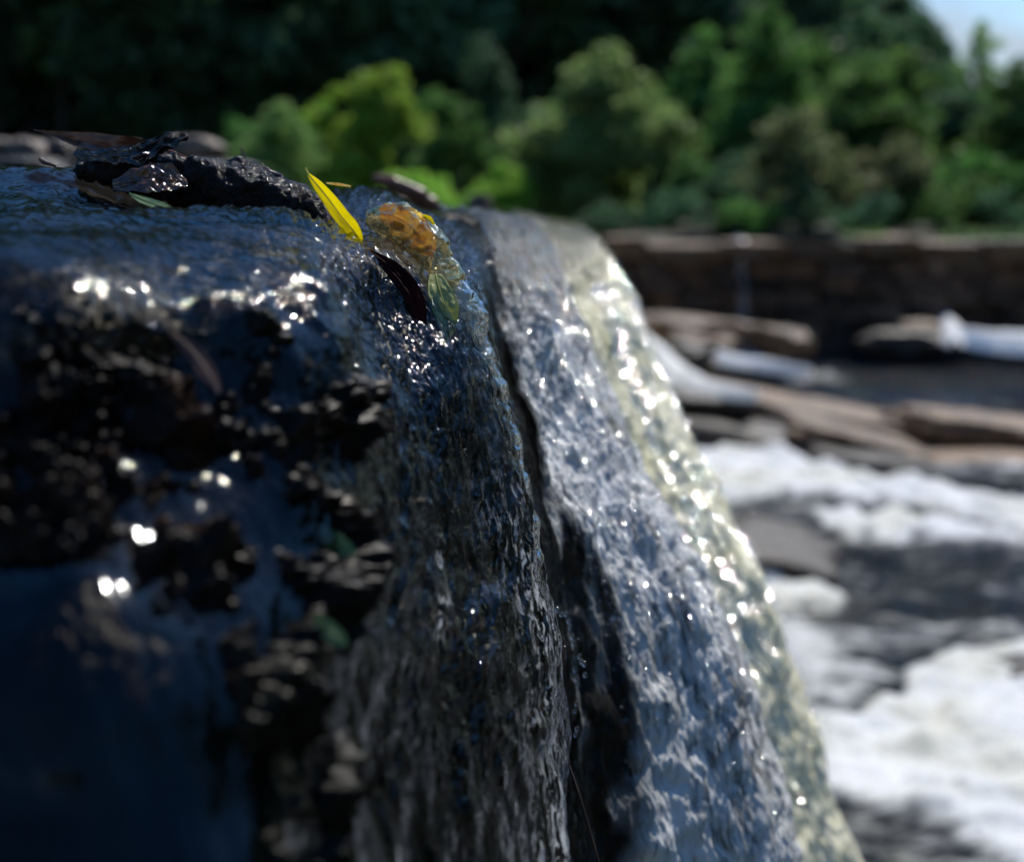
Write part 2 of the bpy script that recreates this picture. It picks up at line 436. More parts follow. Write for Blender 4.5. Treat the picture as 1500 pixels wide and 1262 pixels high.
# ------------------------------------------------------------------ the weir lip: flow lines from the pool over the lip and down the face
# each line: photo px, py, depth in metres; 9 stations (0 pool bed behind, 1 pool surface, 2 before lip, 3 lip, 4.. down the face)
FL = [
 [(-900,300,1.4),(-700,240,.88),(-620,285,.76),(-560,326,.60),(-560,415,.46),(-600,560,.445),(-680,760,.42),(-800,980,.385),(-1100,1450,.345)],
 [(-380,300,1.4),(-300,242,.88),(-280,285,.76),(-260,326,.61),(-260,415,.47),(-280,560,.455),(-300,760,.43),(-340,960,.39),(-420,1450,.35)],
 [(-40,300,1.35),(0,245,.88),(0,287,.76),(0,325,.62),(0,415,.48),(0,560,.46),(0,760,.435),(0,955,.395),(0,1450,.35)],
 [(80,300,1.35),(110,254,.86),(115,292,.76),(120,323,.63),(125,415,.49),(128,570,.47),(130,765,.44),(140,950,.40),(160,1450,.355)],
 [(200,305,1.3),(235,300,.84),(240,309,.77),(245,321,.65),(250,420,.515),(255,580,.495),(260,770,.46),(290,960,.425),(340,1450,.37)],
 [(400,310,1.3),(400,300,.86),(410,309,.78),(425,320,.68),(470,420,.58),(500,580,.55),(490,780,.51),(450,980,.465),(460,1450,.41)],
 [(500,310,1.3),(500,280,.95),(510,325,.83),(528,362,.73),(560,470,.70),(595,600,.67),(615,800,.63),(635,1000,.58),(680,1450,.52)],
 [(560,310,1.4),(560,281,1.0),(600,330,.88),(645,398,.795),(690,480,.765),(735,620,.75),(772,800,.735),(800,1000,.71),(840,1450,.66)],
 [(640,320,1.5),(640,322,1.25),(680,335,1.10),(705,385,1.0),(722,500,.95),(752,640,.93),(792,800,.91),(820,1000,.89),(850,1450,.86)],
 [(700,325,1.6),(700,328,1.35),(735,342,1.22),(755,400,1.12),(785,500,1.08),(835,640,1.05),(900,800,1.02),(985,1000,.99),(1080,1450,.95)],
 [(730,325,1.7),(725,330,1.5),(765,343,1.32),(790,392,1.22),(838,515,1.16),(895,660,1.13),(1000,850,1.09),(1072,1005,1.06),(1180,1450,1.02)],
 [(745,325,1.9),(745,330,1.75),(785,342,1.62),(815,380,1.52),(862,490,1.48),(925,650,1.46),(1010,850,1.44),(1085,1020,1.42),(1200,1450,1.38)],
 [(755,325,2.3),(755,331,2.1),(800,343,1.95),(845,372,1.80),(902,455,1.76),(960,590,1.72),(1065,790,1.67),(1150,1000,1.62),(1290,1450,1.56)],
 [(765,320,3.0),(765,330,2.8),(812,340,2.65),(858,356,2.45),(902,420,2.40),(935,520,2.36),(985,700,2.30),(1050,900,2.25),(1170,1450,2.1)],
 [(775,320,4.4),(775,328,4.2),(822,336,4.0),(858,350,3.8),(885,410,3.75),(905,500,3.7),(940,640,3.6),(980,760,3.5),(1050,1100,3.2)],
 [(790,318,8.0),(790,326,7.6),(822,334,7.4),(846,344,7.2),(860,400,7.15),(872,470,7.1),(888,560,7.0),(905,620,6.9),(930,760,6.6)],
 [(800,318,12.4),(800,326,12.3),(822,334,12.2),(838,342,12.0),(845,390,12.0),(850,450,11.95),(856,500,11.9),(862,540,11.8),(870,600,11.6)],
]
CP = np.array([[W(*p) for p in row] for row in FL])        # (NU, NV, 3)
NUC, NVC = CP.shape[:2]

def catmull(P, t):
    """P (n, ..., 3), t array in [0, n-1]"""
    n = len(P)
    i = np.clip(np.floor(t).astype(int), 0, n - 2)
    f = (t - i).reshape((-1,) + (1,) * (P.ndim - 1))
    p0 = P[np.clip(i - 1, 0, n - 1)]; p1 = P[i]; p2 = P[i + 1]; p3 = P[np.clip(i + 2, 0, n - 1)]
    return 0.5 * (2 * p1 + (p2 - p0) * f + (2 * p0 - 5 * p1 + 4 * p2 - p3) * f ** 2 + (3 * p1 - p0 - 3 * p2 + p3) * f ** 3)

def surf(u, v):
    A = catmull(CP, u)                     # (nu, NV, 3)
    B = catmull(np.swapaxes(A, 0, 1), v)   # (nv, nu, 3)
    return np.swapaxes(B, 0, 1)            # (nu, nv, 3)

def normals(P):
    du = np.gradient(P, axis=0); dv = np.gradient(P, axis=1)
    n = np.cross(du, dv)
    n /= np.linalg.norm(n, axis=-1, keepdims=True) + 1e-12
    return n

def flowcoords(P):
    """metres across (s) and along (t) the flow, smooth over the grid"""
    mid = P.shape[1] // 2
    ds = np.linalg.norm(np.diff(P[:, mid], axis=0), axis=-1)
    s = np.concatenate([[0], np.cumsum(ds)])[:, None] + np.zeros(P.shape[:2])
    dt = np.linalg.norm(np.diff(P, axis=1), axis=-1)
    t = np.concatenate([np.zeros((P.shape[0], 1)), np.cumsum(dt, axis=1)], axis=1)
    t -= t[:, mid:mid + 1] * 0
    return s, t

def seg(*parts):
    out = []
    for a, b, n in parts: out.append(np.linspace(a, b, n, endpoint=False))
    out.append([parts[-1][1]])
    return np.concatenate(out)

# outward normal sign: the face looks to the camera / right / up
_t = surf(np.array([6.0, 6.1, 6.2]), np.array([5.0, 5.1, 5.2]))
SGN = 1.0 if normals(_t)[1, 1] @ np.array((0.6, -0.5, 0.5)) > 0 else -1.0

def ripples(P, s, t, k=1.0, meander=1.0):
    """flow-aligned wavelets (metres)"""
    sm = s + 0.006 * meander * pn(t * 9, s * 6, 3.1) + 0.0025 * meander * pn(t * 30, s * 25, 7.7)
    r = 0.0030 * fbm(sm * 42, t * 17, 1.0, 3)
    r += 0.0022 * fbm(sm * 92, t * 60, 4.0, 3)
    r += 0.0005 * fbm(sm * 290, t * 150, 9.0, 2)
    return r * k

def lumps(P, U, V):
    face = 0.25 + 0.75 * ss(3.0, 4.2, V)[None, :]
    a = 0.014 * fbm(P[..., 0] * 9, P[..., 1] * 9, P[..., 2] * 9, 4) * face
    nearw = (1 - ss(5.2, 6.4, U))[:, None] * ss(3.1, 4.0, V)[None, :]
    b = (1 - 0.85 * ss(5.0, 6.0, V))[None, :] * 0.020 * pn(P[..., 0] * 13 + 4.2, P[..., 1] * 9, P[..., 2] * 15) + 0.004 * pn(P[..., 0] * 32, P[..., 1] * 26, P[..., 2] * 36 + 3)
    a = a * (1 - 0.6 * (1 - ss(5.0, 5.9, U))[:, None] * ss(5.2, 6.0, V)[None, :])
    return a + nearw * b

# bedrock under the water
U = seg((0, 2, 60), (2, 6, 130), (6, 10, 170), (10, 13, 90), (13, 16, 60))
V = seg((0, 2, 50), (2, 8, 330))
P = surf(U, V); N = normals(P) * SGN
s_, t_ = flowcoords(P)
low = P.copy()
h = 0.004 * fbm(s_ * 45, t_ * 14, 2.0, 3) + 0.0025 * fbm(P[..., 0] * 160, P[..., 1] * 160, P[..., 2] * 160, 3)
face = ss(3.0, 4.2, V)[None, :]
rough_amt = (0.25 + 0.75 * face) * np.where(U < 5.5, 0.75, 1.0)[:, None]
poke = 0.026 * np.maximum(0, fbm(P[..., 0] * 34, P[..., 1] * 30, P[..., 2] * 34 + 8, 5, 0.6) + 0.26)
um, vm = U[:, None], V[None, :]
poke = poke * (1 - ss(5.1, 5.7, um)) * ss(3.8, 4.5, vm) * (1 - 0.9 * ss(6.35, 6.6, vm) * (1 - ss(3.7, 4.3, um)))
poke = poke + 0.016 * np.maximum(0, fbm(P[..., 0] * 22 + 5, P[..., 1] * 20, P[..., 2] * 26, 5, 0.6) + 0.22) * (1 - ss(5.0, 5.7, um)) * ss(4.4, 5.0, vm) * (1 - 0.9 * ss(6.3, 6.55, vm) * (1 - ss(3.7, 4.3, um)))
poke = poke + 0.010 * np.maximum(0, fbm(P[..., 0] * 60, P[..., 1] * 55, P[..., 2] * 50 + 3, 4) - 0.02) * ss(5.5, 6.0, um) * (1 - ss(6.6, 6.9, um)) * ss(3.9, 4.6, vm)
hub = W(255, 872, .455)
poke = poke + 0.020 * np.exp(-((P - hub) ** 2).sum(-1) / 0.020 ** 2)
P2 = P + N * (poke + (h - 0.005) * rough_amt - 0.0060 + lumps(P, U, V))[..., None]
me = np_mesh('weir_rock', P2.reshape(-1, 3), grid_faces(len(U), len(V), SGN < 0))
add_attr(me, 'flow', np.stack([s_, t_, np.zeros_like(s_)], -1), True)
dam = link('weir_rock', me, M['rock_wet'])
tag(dam, 'dark wet rock ledge of the weir under the running water', None, None, 'structure')

def water_piece(name, label, mat, U, V, off, k, aer_sheen, lump_amt=0.6, meander=1.0, extra=None):
    P = surf(U, V); N = normals(P) * SGN
    s, t = flowcoords(P)
    s = s + U[0] * 0.37; t = t + 1.3
    lum = lumps(P, U, V)
    d = off + lum + ripples(P, s, t, k, meander) * np.maximum(1.25 * (1 - ss(3.0, 3.7, V)[None, :]), 0.5 + 0.5 * ss(4.2, 5.8, U)[:, None]) * (1 - 0.45 * ss(5.2, 6.0, V)[None, :] * (1 - ss(5.0, 5.9, U))[:, None])
    if extra is not None: d = d + extra(U[:, None], V[None, :], s, t, P)
    Q = P + N * d[..., None]
    me = np_mesh(name, Q.reshape(-1, 3), grid_faces(len(U), len(V), SGN < 0))
    add_attr(me, 'flow', np.stack([s, t, np.zeros_like(s)], -1), True)
    a = aer_sheen(U[:, None], V[None, :], s, t, P)
    add_attr(me, 'aer_sheen', np.clip(a + np.zeros_like(s), 0, 2))
    churn = (0.85 + 0.15 * ss(2.6, 4.0, V)[None, :]) * (0.85 + 0.15 * ss(4.5, 6.0, U)[:, None]) * (1 - 0.85 * ss(5.2, 6.0, V)[None, :] * (1 - ss(5.0, 5.9, U))[:, None])
    add_attr(me, 'churn', churn)
    o = link(name, me, mat)
    tag(o, label, None, None, 'structure')
    return o, Q

# film over the near lobes and the sharp ridge
def sheen_near(u, v, s, t, P):  # where the painted sky-reflection streaks run down the ridge
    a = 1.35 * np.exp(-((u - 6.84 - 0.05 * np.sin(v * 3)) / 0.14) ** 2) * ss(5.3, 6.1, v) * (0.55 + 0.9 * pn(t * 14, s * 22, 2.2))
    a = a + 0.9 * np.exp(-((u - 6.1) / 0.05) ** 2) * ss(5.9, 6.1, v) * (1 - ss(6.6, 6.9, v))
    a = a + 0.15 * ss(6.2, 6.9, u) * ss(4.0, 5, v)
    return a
def ex_near(u, v, s, t, P):
    return 0.004 * np.exp(-((u - 6.86) / 0.18) ** 2) * ss(4, 5.5, v)
UF, VF = seg((0, 2, 40), (2, 5, 120), (5, 8.2, 460)), seg((0.3, 3, 120), (3, 7.4, 540), (7.4, 8, 12))
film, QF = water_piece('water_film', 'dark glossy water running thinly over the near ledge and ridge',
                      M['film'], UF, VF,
                      0.0012, 1.0, sheen_near, 0.85, 1.0, ex_near)

SRC_FILM = (QF, UF, VF)
def aer_mid(u, v, s, t, P):
    return 0.5 * ss(0.10, 0.35, pn(t * 14, s * 34, 1.7)) * ss(4, 5, v) * (u < 8.8) + (0.15 + 0.95 * ss(3.1, 4.4, v)) * ss(8.02, 8.3, u - 0.42 * ss(5.6, 6.6, v) * (1 - ss(7.3, 7.8, v)) - 0.25 * pn(t * 9, s * 5, 6.1))
UM, VM = seg((8.0, 10.6, 420)), seg((0.5, 3, 80), (3, 8, 560))
mid, QM = water_piece('waterfall_sheet', 'grey streaked sheet of water falling just behind the sharp dark ridge',
                     M['sheet_mid'], UM, VM, 0.010, 1.9, aer_mid, 0.7, 1.6,
                     lambda u, v, s, t, P: 0.006 * fbm(s * 16, t * 10, 5.0, 3) - 0.008 * ss(10.3, 10.6, u))
SRC_MID = (QM, UM, VM)
def aer_far(u, v, s, t, P):
    return 0.10 + 0.95 * ss(3.0, 3.9, v)
UR, VR = seg((10.6, 13, 300), (13, 16, 120)), seg((0.5, 3, 70), (3, 8, 420))
far, QR = water_piece('waterfall_sheet', 'sunlit creamy sheet of water farthest down the weir',
                     M['sheet_far'], UR, VR, 0.012, 2.4, aer_far, 0.8, 2.0,
                     lambda u, v, s, t, P: 0.010 * fbm(s * 10, t * 9, 5.0, 3) - 0.010 * (1 - ss(10.6, 10.9, u)))

SRC_FAR = (QR, UR, VR)

# ------------------------------------------------------------------ upstream pool, river, terrain
def pool():
    lip = [surf(np.array([u]), np.array([0.9]))[0, 0] for u in np.linspace(0, 16, 60)]
    vs, fs = [], []
    for p in lip:
        vs.append((p[0], p[1], -0.035))
        vs.append((-26 + 0.0 * p[0], p[1] * 1.15 - 0.4, -0.035))
    n = len(lip)
    me = np_mesh('pool_water', vs, [(2 * i, 2 * i + 2, 2 * i + 3, 2 * i + 1) for i in range(n - 1)])
    t = NT('still_pool_water')
    o = obj_coord(t)
    b = t.bump(t.noise(t.map(o, (1, 1, 1)), 9, 4), 0.4, 0.02)
    m = t.finish(t.n('BsdfPrincipled', {'Base Color': (0.02, 0.022, 0.018, 1), 'Roughness': 0.05, 'IOR': 1.333, 'Normal': b}).outputs[0])
    tag(link('pool_water', me, m), 'dark calm pool water upstream of the weir', None, None, 'structure')
pool()

def inpoly(x, y, poly, soft=12):
    """soft mask of a pixel polygon: 1 inside, fades over soft px"""
    x = np.asarray(x); y = np.asarray(y)
    inside = np.zeros(x.shape, bool)
    dist = np.full(x.shape, 1e9)
    n = len(poly)
    for i in range(n):
        x1, y1 = poly[i]; x2, y2 = poly[(i + 1) % n]
        cond = ((y1 > y) != (y2 > y)) & (x < (x2 - x1) * (y - y1) / ((y2 - y1) + 1e-9) + x1)
        inside ^= cond
        dx, dy = x2 - x1, y2 - y1
        tt = np.clip(((x - x1) * dx + (y - y1) * dy) / (dx * dx + dy * dy + 1e-9), 0, 1)
        dist = np.minimum(dist, np.hypot(x - x1 - tt * dx, y - y1 - tt * dy))
    sd = np.where(inside, dist, -dist)
    return ss(-soft, soft, sd)

FOAM = [
 ([(940,640),(1015,648),(1100,655),(1250,695),(1400,722),(1560,750),(1800,800),(1800,870),(1560,820),(1400,765),(1280,745),(1150,735),(1040,742),(930,760)], 10, 1.0),
 ([(1180,752),(1300,752),(1460,790),(1560,830),(1450,805),(1250,795)], 9, 0.95),
 ([(1080,830),(1140,850),(1200,865),(1240,885),(1215,910),(1130,900),(1050,880)], 10, 0.85),
 ([(1320,985),(1420,955),(1520,945),(1800,960),(1800,1320),(1480,1300),(1390,1230),(1240,1190),(1080,1150),(1120,1075),(1330,1035)], 26, 1.0),
 ([(1000,760),(1100,800),(1180,900),(1260,960),(1330,985),(1240,1090),(1000,1090)], 40, 0.62),
]
FOAM_UP = [
 ([(860,470),(925,478),(962,492),(990,520),(1035,545),(1060,560),(1010,578),(940,580),(860,590)], 8, 1.0),
 ([(1000,500),(1050,512),(1120,520),(1160,528),(1120,545),(1040,540)], 7, 0.85),
 ([(1130,530),(1200,535),(1240,555),(1160,560)], 8, 0.45),
]
ZL, ZU = -1.50, -1.25
def river():
    # lower reach and upper pool joined by a short step near Y = 9.5
    ys = np.concatenate([np.linspace(1.2, 4, 150), np.linspace(4.02, 9.2, 190), np.linspace(9.22, 12.6, 90)])
    xs = np.concatenate([np.linspace(0.0, 4.5, 260), np.linspace(4.53, 12, 60)])
    X, Y = np.meshgrid(xs, ys, indexing='ij')
    step = ss(9.05, 9.55, Y - 0.10 * X + 0.25 * pn(X * 1.3, Y * 1.1))
    Z = ZL + (ZU - ZL) * step
    P = np.stack([X, Y, Z], -1)
    px, py = PX(P)
    wx = px + 26 * fbm(px / 60, py / 45, 0.3, 3); wy = py + 14 * fbm(px / 50, py / 40, 4.3, 3)
    foam = np.zeros_like(X)
    for poly, soft, a in FOAM: foam = np.maximum(foam, a * inpoly(wx, wy, poly, soft))
    f2 = np.zeros_like(X)
    for poly, soft, a in FOAM_UP: f2 = np.maximum(f2, a * inpoly(wx, wy, poly, soft))
    foam = np.maximum(foam * (1 - step), f2 * (Y > 8.6))
    foam = np.maximum(foam, (0.30 + 0.35 * fbm(X * 1.1, Y * 2.4, 3.3, 3)) * (1 - step))
    amp = 0.35 + 0.65 * (1 - step)
    Z = Z + amp * (0.045 * fbm(X * 1.6, Y * 2.6, 0.0, 4) + 0.10 * foam * (0.4 + np.abs(fbm(X * 4, Y * 4, 2.0, 4))))
    me = np_mesh('river_water', np.stack([X, Y, Z], -1).reshape(-1, 3), grid_faces(len(xs), len(ys)))
    add_attr(me, 'foam', foam)
    tag(link('river_water', me, M['river']), 'foaming river water below the weir', None, None, 'structure')
river()

def hill(x, y):
    z = np.full(np.shape(x), -0.42)
    z = z + 0.10 * fbm(x * 0.5, y * 0.5, 0.0, 3)
    rise = np.clip(y - 48, 0, 400)
    side = np.clip(1.0 - (x - 2) / 30, 0.10, 1.6)
    z = z + rise * 0.24 * side
    z = np.minimum(z, 34 + 3 * fbm(x * 0.02, y * 0.02, 1, 3))
    return z

def terrain():
    ys = np.concatenate([[-12, -4, 0.3, 3, 6, 9, 11.9, 12.4], np.linspace(12.9, 40, 34), np.linspace(42, 200, 50), np.linspace(230, 900, 12)])
    xs = np.concatenate([np.linspace(-500, -70, 10), np.linspace(-60, -4, 34), np.linspace(-3.4, 14, 44), np.linspace(15, 90, 36), np.linspace(110, 500, 10)])
    X, Y = np.meshgrid(xs, ys, indexing='ij')
    bank = hill(X, Y)
    bed = np.full(X.shape, -2.2)
    m = (Y > 12.8)
    Z = np.where(m, bank, bed)
    # the pool side: bank rises only beyond the water, its right shore closes beyond x = 14
    Z = np.where((Y > 12.0) & (Y <= 12.8), -0.9, Z)
    Z = np.where((X > 13.2) & (Y <= 12.8), -0.3, Z)
    Z = np.where((X < -28) & (Y <= 12.8), 0.2, Z)
    me = np_mesh('ground', np.stack([X, Y, Z], -1).reshape(-1, 3), grid_faces(len(xs), len(ys)))
    tag(link('ground', me, M['ground']), None, None, None, 'structure')
terrain()

# ------------------------------------------------------------------ rocks
def rock_mesh(name, sx, sy, sz, seed, sub=4, amp=0.28, flat=0.0, mat=None, ncut=14):
    bm = bmesh.new()
    bmesh.ops.create_icosphere(bm, subdivisions=sub, radius=1.0)
    rr = random.Random(seed * 13 + 1)
    cuts = []
    for _ in range(ncut):
        d = Vector((rr.gauss(0, 1), rr.gauss(0, 1), rr.gauss(0, 1) * (1 + flat)))
        d.normalize(); cuts.append((d, rr.uniform(0.72, 0.95)))
    for v in bm.verts:
        p = v.co.copy()
        for d, lim in cuts:          # broken faces
            e = p.dot(d) - lim
            if e > 0: p -= d * e * 0.9
        # boxier
        m = max(abs(p.x), abs(p.y), abs(p.z))
        q = p.lerp(p / m, 0.45 + 0.3 * flat)
        n = mnoise.fractal(p * 1.3 + Vector((seed * 3.7, seed * 1.3, 0)), 0.9, 2.1, 5)
        ridg = mnoise.noise(Vector((p.x * 0.7 + seed, p.y * 0.7, p.z * 5))) * 0.12 * (0.3 + flat)
        q *= 1 + amp * n + ridg
        v.co = Vector((q.x * sx, q.y * sy, q.z * sz))
    me = bpy.data.meshes.new(name)
    bm.to_mesh(me); bm.free()
    for p in me.polygons: p.use_smooth = True
    if mat: me.materials.append(mat)
    return me

def rock(label, px, py, D, sx, sy, sz, seed, mat, rz=0.0, ry=0.0, group=None, name='river_rock', **kw):
    o = link(name, rock_mesh(name, sx, sy, sz, seed, mat=mat, **kw))
    o.location = Vector(W(px, py, D)); o.rotation_euler = (0, ry, rz)
    return tag(o, label, 'rock', group)

RB, RD = M['rock_brown'], M['rock_dark']
# by the masonry wall
rock('low brown rock at the foot of the wall, beside the white cascade', 1000, 482, 11.0, .42, .5, .10, 1, RB, .1, .05)
rock('tall blunt rock below the pale streak in the wall', 1085, 490, 10.9, .26, .35, .11, 2, RB, .4, .15)
rock('grey-brown boulder ending the row of rocks below the wall', 1150, 503, 10.7, .17, .25, .12, 3, RB, .2, 0)
rock('small tan stone between the two white chutes', 1040, 505, 10.4, .17, .2, .07, 4, RB, .8, 0)
rock('dark wet rock splitting the white chute at the weir foot', 1010, 515, 10.1, .16, .2, .07, 5, RD, .3, 0)
rock('low dark rock under the masonry wall near its middle', 1330, 500, 11.4, .40, .3, .10, 6, RD, .1, 0)
rock('brown rock at the wall foot left of the white spill', 1350, 488, 11.6, .28, .3, .10, 7, RB, .1, 0)
# long slabs midstream
rock('long tilted sandstone slab stretching across midstream', 1190, 606, 9.3, 1.02, .42, .075, 8, RB, -.16, .17, flat=.8, amp=.16)
rock('narrow slab ridge below the long slab, ending at a dark hollow', 1290, 655, 8.7, .62, .28, .07, 9, RB, -.2, .22, flat=.8, amp=.2)
rock('broad flat tan slab at the right edge of the picture', 1490, 634, 9.0, .78, .40, .09, 10, RB, .05, .12, flat=.8, amp=.18)
rock('lower tan slab in front of the broad slab at the right', 1500, 680, 8.5, .60, .30, .07, 11, RB, .0, .03, flat=.8, amp=.2)
rock('mossy dark rock left of the long slab, below the cascade', 1030, 590, 9.0, .30, .25, .10, 12, RD, .1, .1)
rock('wet purplish rock shelf above the white rapid', 1090, 640, 8.8, .62, .30, .10, 13, RD, -.1, .12, flat=.6, amp=.2)
rock('dark rock shelf above the right end of the white rapid', 1330, 700, 8.3, .66, .22, .10, 14, RD, -.15, .15, flat=.6, amp=.2)
rock('black wet boulder breaking the rapid beside the falling water', 1150, 815, 6.0, .26, .34, .075, 15, RD, -.3, .25)
rock('brown rock tip under the foam at the bottom of the picture', 1345, 1290, 3.55, .20, .24, .10, 16, RB, .1, .1)
rock('small dark rock awash right of the churning foam', 1530, 1010, 4.5, .16, .2, .09, 17, RD, .3, 0)

# white spill at right by the wall
def white_spill():
    m = M['cascade']
    cascade('white_spill', 'bright white head of the spill at the foot of the wall', [(1388,462,11.7),(1392,472,11.5),(1396,484,11.2),(1400,500,10.9)], [.07,.11,.10,.05], m, 2.0)
    cascade('white_spill', 'long white ribbon of foam running from the spill to the right edge', [(1405,486,11.2),(1450,494,11.1),(1500,497,11.1),(1560,498,11.1),(1700,500,11.1)], [.10,.17,.20,.22,.22], m, 6.0, 0.28)

def cascade(name, label, path, half, mat, seed, tilt=0.0):
    C = catmull(np.array([W(*p) for p in path]), np.linspace(0, len(path) - 1, 70))
    hw = np.interp(np.linspace(0, len(path) - 1, 70), range(len(path)), half)
    k = np.linspace(-1, 1, 24)
    T_ = np.gradient(C, axis=0); S = np.cross(T_, (0, 0, 1.0)); S /= np.linalg.norm(S, axis=1)[:, None]
    # the chute is wide away from the viewer, its crown humped
    Pp = C[:, None] + S[:, None] * (k[None, :] * hw[:, None])[..., None]
    Pp[..., 2] += 0.3 * hw[:, None] * (1 - k[None, :] ** 2) - 0.05 * np.abs(k)[None, :] + 0.018 * fbm(Pp[..., 0] * 6, Pp[..., 1] * 6, seed, 5) - tilt * k[None, :] * hw[:, None]
    me = np_mesh(name, Pp.reshape(-1, 3), grid_faces(70, 24))
    tag(link(name, me, mat), label, None, None, 'structure')
cascade('white_cascade', 'white chute of water dropping from the far end of the weir', [(880,462,10.3),(925,485,9.9),(960,515,9.5),(1000,548,9.2),(1050,566,8.9),(1110,574,8.7)], [.10,.14,.17,.17,.12,.03], M['cascade'], 1.0)
white_spill()
cascade('white_cascade', 'second smaller white chute between the brown rocks', [(985,496,10.6),(1030,508,10.3),(1075,524,10.0),(1130,532,9.8),(1190,540,9.6)], [.06,.10,.11,.08,.02], M['cascade'], 4.0)

# ------------------------------------------------------------------ masonry wall across the river
def masonry():
    root = empty('stone_wall', (3.2, 12.2, -1.25))
    tag(root, 'dark stacked stone wall across the river with a brown capped top', 'wall')
    x0, x1 = 0.45, 8.2
    y = lambda x: 12.15 + 0.02 * x
    ztop = lambda x: -0.33 + 0.012 * (x - 0.5)
    # core
    bm = bmesh.new()
    cor = []
    for x in (x0, x1):
        for dy in (0.10, 0.75):
            for z in (-2.0, ztop(x) - 0.02):
                cor.append(bm.verts.new((x, y(x) + dy, z)))
    for f in ((0, 1, 5, 4), (2, 6, 7, 3), (0, 2, 3, 1), (4, 5, 7, 6), (1, 3, 7, 5), (0, 4, 6, 2)):
        bm.faces.new([cor[i] for i in f])
    me = bpy.data.meshes.new('mortar_core'); bm.to_mesh(me); bm.free()
    link('mortar_core', me, M['rock_dark'], root)
    # stone mesh variants
    var = []
    for k in range(8):
        b = bmesh.new()
        bmesh.ops.create_cube(b, size=1.0)
        bmesh.ops.subdivide_edges(b, edges=b.edges[:], cuts=1, use_grid_fill=True)
        for v in b.verts:
            n = mnoise.noise_vector(v.co * 2.1 + Vector((k * 5.0, 0, 0)))
            m = max(abs(v.co.x), abs(v.co.y), abs(v.co.z)); ln = v.co.length
            v.co = v.co * (1 - 0.10 * max(0, ln - m)) + n * 0.07
        mm = bpy.data.meshes.new('stone'); b.to_mesh(mm); b.free()
        mm.materials.append(M['wall_stone'])
        var.append(mm)
    caps = [m.copy() for m in var]
    for m in caps:
        m.name = 'cap_stone'; m.materials.clear(); m.materials.append(M['cap_stone'])
    zs = [-1.42, -1.27, -1.14, -1.00, -0.88, -0.75, -0.63, -0.50]
    cnt = 0
    inv = Matrix.Translation(-root.location)
    for i in range(len(zs) - 1):
        x = x0 + random.uniform(0, .2)
        while x < x1 - 0.1 and cnt < 262:
            l = random.uniform(0.17, 0.42)
            hh = zs[i + 1] - zs[i]
            o = bpy.data.objects.new('stone', random.choice(var))
            COL.objects.link(o); o.parent = root; o.matrix_parent_inverse = inv
            o.location = (x + l / 2, y(x) + random.choice((0, 0, 1)) * -.10 + random.uniform(-0.03, .08), (zs[i] + zs[i + 1]) / 2 + 0.012 * (x - .5) + random.uniform(-.006, .006))
            o.scale = (l - 0.022, 0.26, hh - 0.018)
            o.rotation_euler = (random.uniform(-.03, .03), random.uniform(-.03, .03), random.uniform(-.05, .05))
            x += l; cnt += 1
    x = x0
    while x < x1:
        l = random.uniform(0.3, 0.7)
        o = bpy.data.objects.new('cap_stone', random.choice(caps))
        COL.objects.link(o); o.parent = root; o.matrix_parent_inverse = inv
        o.location = (x + l / 2, y(x) + 0.22, ztop(x) - 0.05 + random.uniform(-.05, .03))
        o.scale = (l - 0.03, random.uniform(.8, 1.0), random.uniform(.10, .19))
        o.rotation_euler = (random.uniform(-.03, .03), random.uniform(-.02, .02), random.uniform(-.04, .04))
        x += l
    # thin pale trickle down the wall
    vs = []
    for k in range(30):
        z = ztop(1.9) + 0.04 - k * 0.034
        yy = y(1.9) - 0.155 - 0.01 * math.sin(k)
        if k == 0: yy += .25
        for dx in (-.035, 0, .035):
            vs.append((1.93 + dx * (1 + .3 * math.sin(k * 1.7)) + 0.004 * k * 0.3, yy - (0.012 if dx == 0 else 0), z))
    t = NT('pale_trickle')
    o_ = obj_coord(t)
    df = t.n('BsdfPrincipled', {'Base Color': (0.55, 0.58, 0.62, 1), 'Roughness': 0.2}).outputs[0]
    tr = t.n('BsdfTransparent').outputs[0]
    m = t.finish(t.mixsh(t.ramp(t.noise(o_, 14, 4), [(0.4, 0.1), (0.6, 0.6)]), tr, df))
    me = np_mesh('water_trickle', vs, grid_faces(30, 3, True))
    tag(link('water_trickle', me, m), 'thin pale trickle of water running down the stone wall', None, None, 'structure')
masonry()

